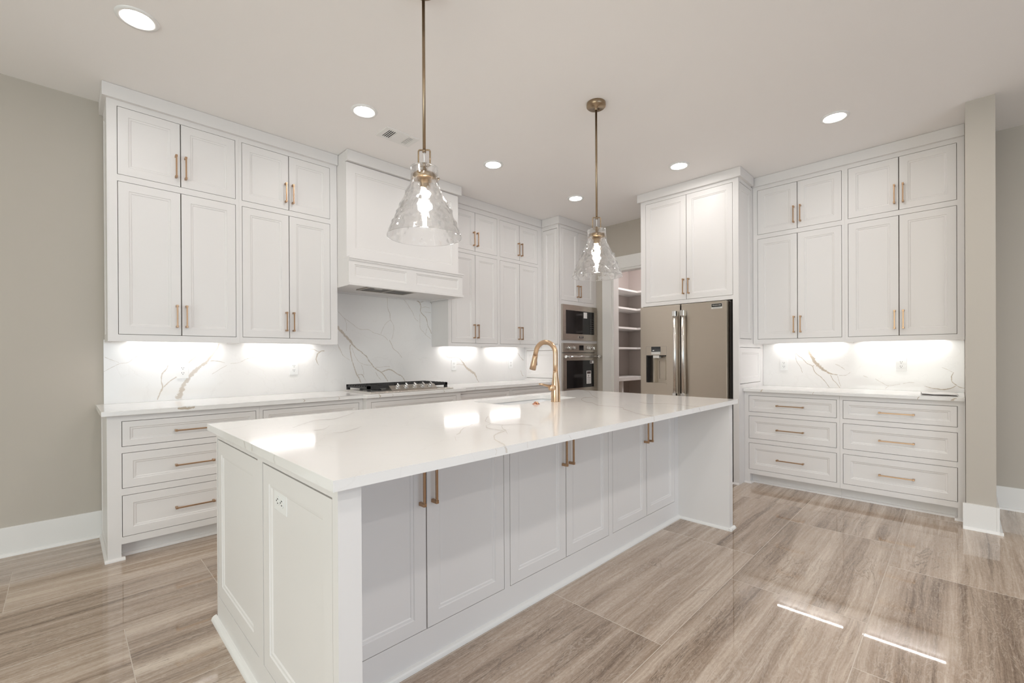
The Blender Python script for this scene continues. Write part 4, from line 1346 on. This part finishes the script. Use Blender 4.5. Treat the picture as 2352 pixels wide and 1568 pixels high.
bd = obj('badge', B().box(0.765, 0.869, -0.003, 0.0, 1.702, 1.752).box(0.768, 0.866, -0.004, -0.003, 1.720, 1.750, mi=1), ['label', 'blackglass'], d2)
lettering('FRIGIDAIRE', 0.0165, 'label', bd, (0.817, -0.0042, 1.735))
lettering('PROFESSIONAL', 0.0095, 'grey', bd, (0.817, -0.0032, 1.711))
obj('hinge_cover', B().box(0.862, 0.905, 0.11, 0.20, TT - 0.01, TT + 0.008), 'grey', r)

# ------------------------------------------------------------------ pantry shelves
PD = 0.38


def pantry_shelf(label, z, depth, th, m_='trim'):
    y0, x1 = YB - 0.007 - depth, 7.268
    poly = [(6.19, YB - 0.007), (6.19, y0), (x1 - depth, y0), (x1 - depth, 2.1), (x1, 2.1), (x1, YB - 0.007)]
    return tag(obj('pantry_shelf', B().prism(poly, z - th, z), m_), label, 'shelf', 'white L-shaped pantry shelves')


pantry_shelf('topmost of the white pantry shelves seen through the doorway', 2.348, PD, 0.03)
pantry_shelf('second pantry shelf from the top, seen through the doorway', 2.045, PD, 0.03)
pantry_shelf('third pantry shelf from the top, middle one of the five', 1.722, PD, 0.03)
pantry_shelf('fourth pantry shelf from the top, just above the deep one', 1.390, PD, 0.03)
pantry_shelf('lowest and thickest pantry shelf, resting on a post', 0.900, 0.46, 0.055)
tag(obj('shelf_post', B().box(6.35, 6.40, 3.86, 3.91, 0, 0.844), 'trim'), 'white post holding up the lowest pantry shelf', 'post')
tag(obj('shelf_support', B().box(6.166, 6.189, 3.893, YB - 0.007, 1.36, 2.318), 'trim'), 'white upright board at the near end of the pantry shelves', 'board')
o = tag(obj('ceiling_lamp', B().lathe([(0.15, 0.0), (0.15, -0.03), (0.12, -0.05), (0.02, -0.055)], 28), 'pantrylamp', loc=(6.3, 3.0, H_CEIL)), 'round lit ceiling lamp inside the pantry', 'lamp')

# ------------------------------------------------------------------ outlets


def outlet(label, group, loc, rot, turned=False):
    r = thing('wall_outlet', label, 'outlet', loc, 0, group)
    r.rotation_euler = rot
    tilt = (0, PI / 2, 0) if turned else (0, 0, 0)
    obj('cover_plate', B().box(-0.037, 0.037, -0.006, 0.0, -0.060, 0.060, bev=0.002).cyl((0, -0.006, 0), (0, -0.0075, 0), 0.004, 10), 'plastic', r, rot=tilt)
    for s in (-1, 1):
        zc = s * 0.0195
        b = B().lathe([(0.0172, 0.0), (0.0172, 0.0025)], 20, mat=Matrix.Translation((0, -0.006, zc)) @ Matrix.Rotation(PI / 2, 4, 'X'))
        for x0, x1, z0, z1 in ((-0.0085, -0.0058, -0.001, 0.008), (0.0058, 0.0085, -0.0005, 0.0075)):
            b.box(x0, x1, -0.0092, -0.0084, zc + z0, zc + z1, mi=1)
        b.cyl((0, -0.0084, zc - 0.008), (0, -0.0092, zc - 0.008), 0.0028, 10, mi=1)
        obj('receptacle', b, ['plastic', 'slot'], r, rot=tilt)
    return r


G_O = 'white duplex outlets on the quartz backsplash'
SY = 4.262
outlet('white outlet on the long backsplash, over the widest tan vein', G_O, (0.650, SY, 1.150), (0, 0, 0))
outlet('white outlet on the long backsplash, between the wide vein and the cooktop', G_O, (1.468, SY, 1.152), (0, 0, 0))
outlet('white outlet on the backsplash just right of the gas cooktop', G_O, (3.277, SY, 1.147), (0, 0, 0))
outlet('white outlet on the backsplash next to the tall oven cabinet', G_O, (4.229, SY, 1.147), (0, 0, 0))
outlet('white outlet above the short counter, nearer the refrigerator', G_O, (5.332, 1.311, 1.146), (0, 0, -PI / 2))
outlet('white outlet above the short counter, nearer the papers', G_O, (5.332, 0.382, 1.158), (0, 0, -PI / 2))
outlet('white outlet lying sideways in the end panel of the island', None, (IX0 + 0.0125, 1.635, 0.757), (0, 0, -PI / 2), True)

# ------------------------------------------------------------------ under-cabinet lights
G_L = 'lit strips under the upper cabinets'


def led(label, p0, p1, along):
    r = thing('under_cabinet_light', label, 'light', ((p0[0] + p1[0]) / 2, (p0[1] + p1[1]) / 2, 1.372), 0 if along == 'x' else PI / 2, G_L)
    n = abs(p1[0] - p0[0]) if along == 'x' else abs(p1[1] - p0[1])
    obj('housing', B().box(-n / 2 - 0.01, n / 2 + 0.01, -0.016, 0.016, 0.0, 0.0078), 'plastic', r)
    obj('diffuser', B().box(-n / 2, n / 2, -0.008, 0.008, -0.003, 0.0), 'led', r)


led('lit strip under the upper cabinet at the open end of the long wall', (0.33, 4.19), (0.88, 4.19), 'x')
led('lit strip under the upper cabinet on the near side of the range hood', (1.10, 4.19), (1.62, 4.19), 'x')
led('lit strip under the upper cabinet directly right of the cooktop', (3.09, 4.19), (3.60, 4.19), 'x')
led('lit strip under the upper cabinet next to the tall oven cabinet', (3.80, 4.19), (4.33, 4.19), 'x')
led('lit strip under the upper cabinet beside the refrigerator surround', (5.282, 0.81), (5.282, 1.365), 'y')
led('lit strip under the upper cabinet against the wall pier', (5.282, 0.10), (5.282, 0.655), 'y')

# ------------------------------------------------------------------ recessed ceiling lights
G_C = 'round recessed ceiling lights'


def downlight(label, x, y, mat='lamp'):
    r = thing('recessed_light', label, 'ceiling light', (x, y, H_CEIL), 0, G_C)
    obj('trim_ring', B().lathe([(0.094, 0.0), (0.092, -0.006), (0.074, -0.008), (0.068, -0.004)], 40, cap=False), 'plastic', r)
    obj('lens', B().lathe([(0.071, -0.0015), (0.071, -0.0035)], 40), mat, r)


downlight('recessed ceiling light above the open end of the long counter, the largest in view', 0.285, 3.085)
downlight('recessed ceiling light near the ceiling vent', 1.565, 3.085)
downlight('recessed ceiling light above the floor between the range hood and the island', 2.860, 3.100)
downlight('recessed ceiling light above the tall oven cabinet corner', 4.142, 3.105)
downlight('recessed ceiling light in front of the refrigerator surround', 4.140, 1.890)
downlight('recessed ceiling light above the drawers of the short counter', 4.145, 0.675)
# the same lights carry on over the room behind the camera
for x, y, w_ in ((0.285, 0.30, 'directly above the seating side of the island, out of the picture'), (1.56, -0.55, 'above the open floor in front of the island'),
                 (2.86, -0.55, 'above the open floor near the wall pier'), (0.30, -2.20, 'deep in the room behind, on its window side'), (2.50, -2.20, 'deep in the room behind, on its far side')):
    downlight('recessed ceiling light ' + w_, x, y, 'lamp_rear')

# ceiling vent
r = thing('ceiling_vent', 'white louvred air vent in the ceiling above the hood', 'vent', (1.945, 3.255, H_CEIL))
b = B().plate(-0.150, 0.150, -0.092, 0.092, [(-0.112, -0.045, -0.062, 0.062), (0.055, 0.115, -0.062, 0.062)], 0, 0.006)
obj('frame', b, 'trim', r, (0, 0, 0), (-PI / 2, 0, 0))
obj('damper', B().box(-0.040, 0.050, -0.062, 0.062, -0.0075, -0.006), 'trim', r)
obj('duct_shade', B().box(-0.114, -0.043, -0.064, 0.064, -0.0012, -0.0004), 'dark', r)  # flat near-black sheet, paints the shade behind the open louvres
obj('backing', B().box(0.050, 0.117, -0.064, 0.064, -0.0012, -0.0004), 'trim', r)
for i in range(4):
    b = B()
    x = -0.104 + i * 0.0165
    b.box(-0.0028, 0.0028, -0.062, 0.062, -0.0006, 0.0006)
    obj('louver', b, 'trim', r, (x + 0.004, 0, -0.0045), (0, 0.35, 0))
for i in range(4):
    b = B()
    x = 0.062 + i * 0.0155
    b.box(-0.0072, 0.0072, -0.062, 0.062, -0.0007, 0.0007)
    obj('louver', b, 'trim', r, (x, 0, -0.0050), (0, -0.22, 0))

# ------------------------------------------------------------------ pendants


def pendant(label, x, y, zoff, seed):
    r = thing('pendant_light', label, 'pendant light', (x, y, H_CEIL), 0, 'brass pendant lights with hammered glass shades')
    z = lambda q: q + zoff - H_CEIL
    obj('canopy', B().lathe([(0.066, 0.0), (0.067, -0.004), (0.067, -0.026), (0.062, -0.031), (0.012, -0.033), (0.010, -0.046), (0.007, -0.050)], 40).cyl((0.036, 0, -0.031), (0.036, 0, -0.040), 0.006, 10).cyl((-0.036, 0, -0.031), (-0.036, 0, -0.040), 0.006, 10), 'antique', r)
    obj('rod', B().cyl((0, 0, -0.045), (0, 0, z(2.236)), 0.0075, 16), 'antique', r)
    # square loop, turned to the room's diagonal
    q = Matrix.Rotation(-PI / 4, 4, 'Z')
    pts = []
    for cx_, cz_, a0 in ((0.020, 2.226, 0), (-0.020, 2.226, PI / 2), (-0.020, 2.163, PI), (0.020, 2.163, 1.5 * PI)):
        for i in range(5):
            a = a0 + i * PI / 8
            pts.append(q @ Vector((cx_ + 0.008 * math.cos(a), 0, z(cz_) + 0.008 * math.sin(a))))
    lb = B().tube(pts, 0.004, 10, closed=True)
    lb.cyl((0, 0, z(2.236)), (0, 0, z(2.222)), 0.009, 14).cyl((0, 0, z(2.168)), (0, 0, z(2.148)), 0.008, 14)
    obj('loop', lb, 'antique', r)
    obj('cable', B().cyl((0, 0, z(2.222)), (0, 0, z(2.160)), 0.0022, 8), 'plastic', r)
    hb = B().lathe([(0.006, z(2.150)), (0.010, z(2.146)), (0.012, z(2.118)), (0.052, z(2.116)), (0.055, z(2.112)), (0.055, z(2.092)), (0.050, z(2.090)), (0.022, z(2.096))], 36)
    for k in range(3):
        a = k * 2 * PI / 3 - 0.5
        hb.cyl((0.053 * math.cos(a), 0.053 * math.sin(a), z(2.102)), (0.069 * math.cos(a), 0.069 * math.sin(a), z(2.102)), 0.0032, 10)
        hb.cyl((0.067 * math.cos(a), 0.067 * math.sin(a), z(2.102)), (0.073 * math.cos(a), 0.073 * math.sin(a), z(2.102)), 0.0055, 10)
    ho = obj('shade_holder', hb, 'antique', r)
    obj('socket', B().lathe([(0.018, z(2.096)), (0.021, z(2.075)), (0.022, z(2.055)), (0.018, z(2.036)), (0.016, z(2.030))], 24), 'antique', ho)
    bl = B().lathe([(0.011, z(2.032)), (0.011, z(2.015)), (0.014, z(1.990)), (0.017, z(1.965)), (0.015, z(1.935)), (0.010, z(1.905)), (0.006, z(1.890)), (0.002, z(1.886))], 20)
    obj('bulb', bl, 'bulb', r)
    # hammered glass shade: dimpled outside, smooth inside
    rnd = random.Random(seed)
    prof = [(0.1785, 1.812), (0.1775, 1.815), (0.168, 1.842), (0.153, 1.877), (0.136, 1.917), (0.118, 1.957), (0.100, 1.995), (0.085, 2.027), (0.074, 2.050), (0.0675, 2.070), (0.0655, 2.090), (0.0650, 2.120), (0.0652, 2.147)]
    seg, fine = 120, []
    for i in range(len(prof) - 1):
        (r0, z0), (r1, z1) = prof[i], prof[i + 1]
        n = max(1, int(math.hypot(r1 - r0, z1 - z0) / 0.006))
        for k in range(n):
            fine.append((r0 + (r1 - r0) * k / n, z0 + (z1 - z0) * k / n))
    fine.append(prof[-1])
    dim = []
    for k in range(260):
        zz = rnd.uniform(1.828, 2.10)
        rr = [a for a in fine if a[1] <= zz][-1][0]
        if rnd.random() > rr / 0.17 + 0.12:
            continue
        a = rnd.uniform(0, 2 * PI)
        dim.append((Vector((rr * math.cos(a), rr * math.sin(a), zz)), rnd.uniform(0.009, 0.016), rnd.choice((1, 1, -1)) * rnd.uniform(0.003, 0.0052)))
    b = B()
    outer, inner = [], []
    for rr, zz in fine:
        lo, li = [], []
        for k in range(seg):
            a = 2 * PI * k / seg
            p = Vector((rr * math.cos(a), rr * math.sin(a), zz))
            e = 0.0
            for c, s, amp in dim:
                if abs(c.z - zz) < 0.04:
                    d2 = (c - p).length_squared / (s * s)
                    if d2 < 6:
                        e += amp * math.exp(-d2 * 1.3)
            dirv = Vector((math.cos(a), math.sin(a), 0.45)).normalized()
            po = p + dirv * e
            pi_ = p - dirv * 0.0024 + dirv * e * 0.30
            lo.append(b.v(po.x, po.y, z(po.z)))
            li.append(b.v(pi_.x, pi_.y, z(pi_.z)))
        outer.append(lo)
        inner.append(li)
    for grid in (outer, inner):
        for i in range(len(grid) - 1):
            for k in range(seg):
                j = (k + 1) % seg
                b.f([grid[i][k], grid[i][j], grid[i + 1][j], grid[i + 1][k]], 0, True)
    for k in range(seg):
        j = (k + 1) % seg
        for e in (0, -1):
            b.f([outer[e][k], outer[e][j], inner[e][j], inner[e][k]], 0, True)
    obj('glass_shade', b, 'glass', r)


pendant('lit pendant with a hammered glass cone shade hanging in front of the range hood', 1.240, 1.836, 0.014, 3)
pendant('lit pendant with a hammered glass cone shade hanging near the pantry doorway', 2.694, 1.836, 0.0, 11)

# ------------------------------------------------------------------ papers on the short counter
r = thing('booklet', 'thin stack of open booklets at the wall-pier end of the short counter', 'booklet', (4.90, 0.13, 0.923), 0.06)


def sheet(x0, x1, y0, y1, z0, th, lift, mi=0, b=None):
    b = b or B()
    nx, ny = 3, 12
    top, bot = [], []
    for i in range(nx + 1):
        rt, rb = [], []
        for j in range(ny + 1):
            x = x0 + (x1 - x0) * i / nx
            y = y0 + (y1 - y0) * j / ny
            w_ = (j / ny)
            zz = z0 + lift * (abs(math.sin(w_ * PI * 1.5)) * 0.6 + 0.4 * w_)
            rt.append(b.v(x, y, zz + th))
            rb.append(b.v(x, y, zz))
        top.append(rt)
        bot.append(rb)
    for i in range(nx):
        for j in range(ny):
            b.f([top[i][j], top[i + 1][j], top[i + 1][j + 1], top[i][j + 1]], mi, True)
            b.f([bot[i][j], bot[i][j + 1], bot[i + 1][j + 1], bot[i + 1][j]], mi, True)
    for i in range(nx):
        for j in (0, ny):
            b.f([top[i][j], top[i + 1][j], bot[i + 1][j], bot[i][j]], mi)
    for j in range(ny):
        for i in (0, nx):
            b.f([top[i][j], top[i][j + 1], bot[i][j + 1], bot[i][j]], mi)
    return b


obj('cover', sheet(-0.150, 0.130, -0.105, 0.105, 0.0003, 0.003, 0.001), 'paper', r)
obj('page', sheet(-0.146, 0.134, -0.098, 0.100, 0.006, 0.003, 0.004), 'print', r)
obj('page', sheet(-0.140, 0.140, -0.110, 0.098, 0.011, 0.002, 0.005), 'paper', r)
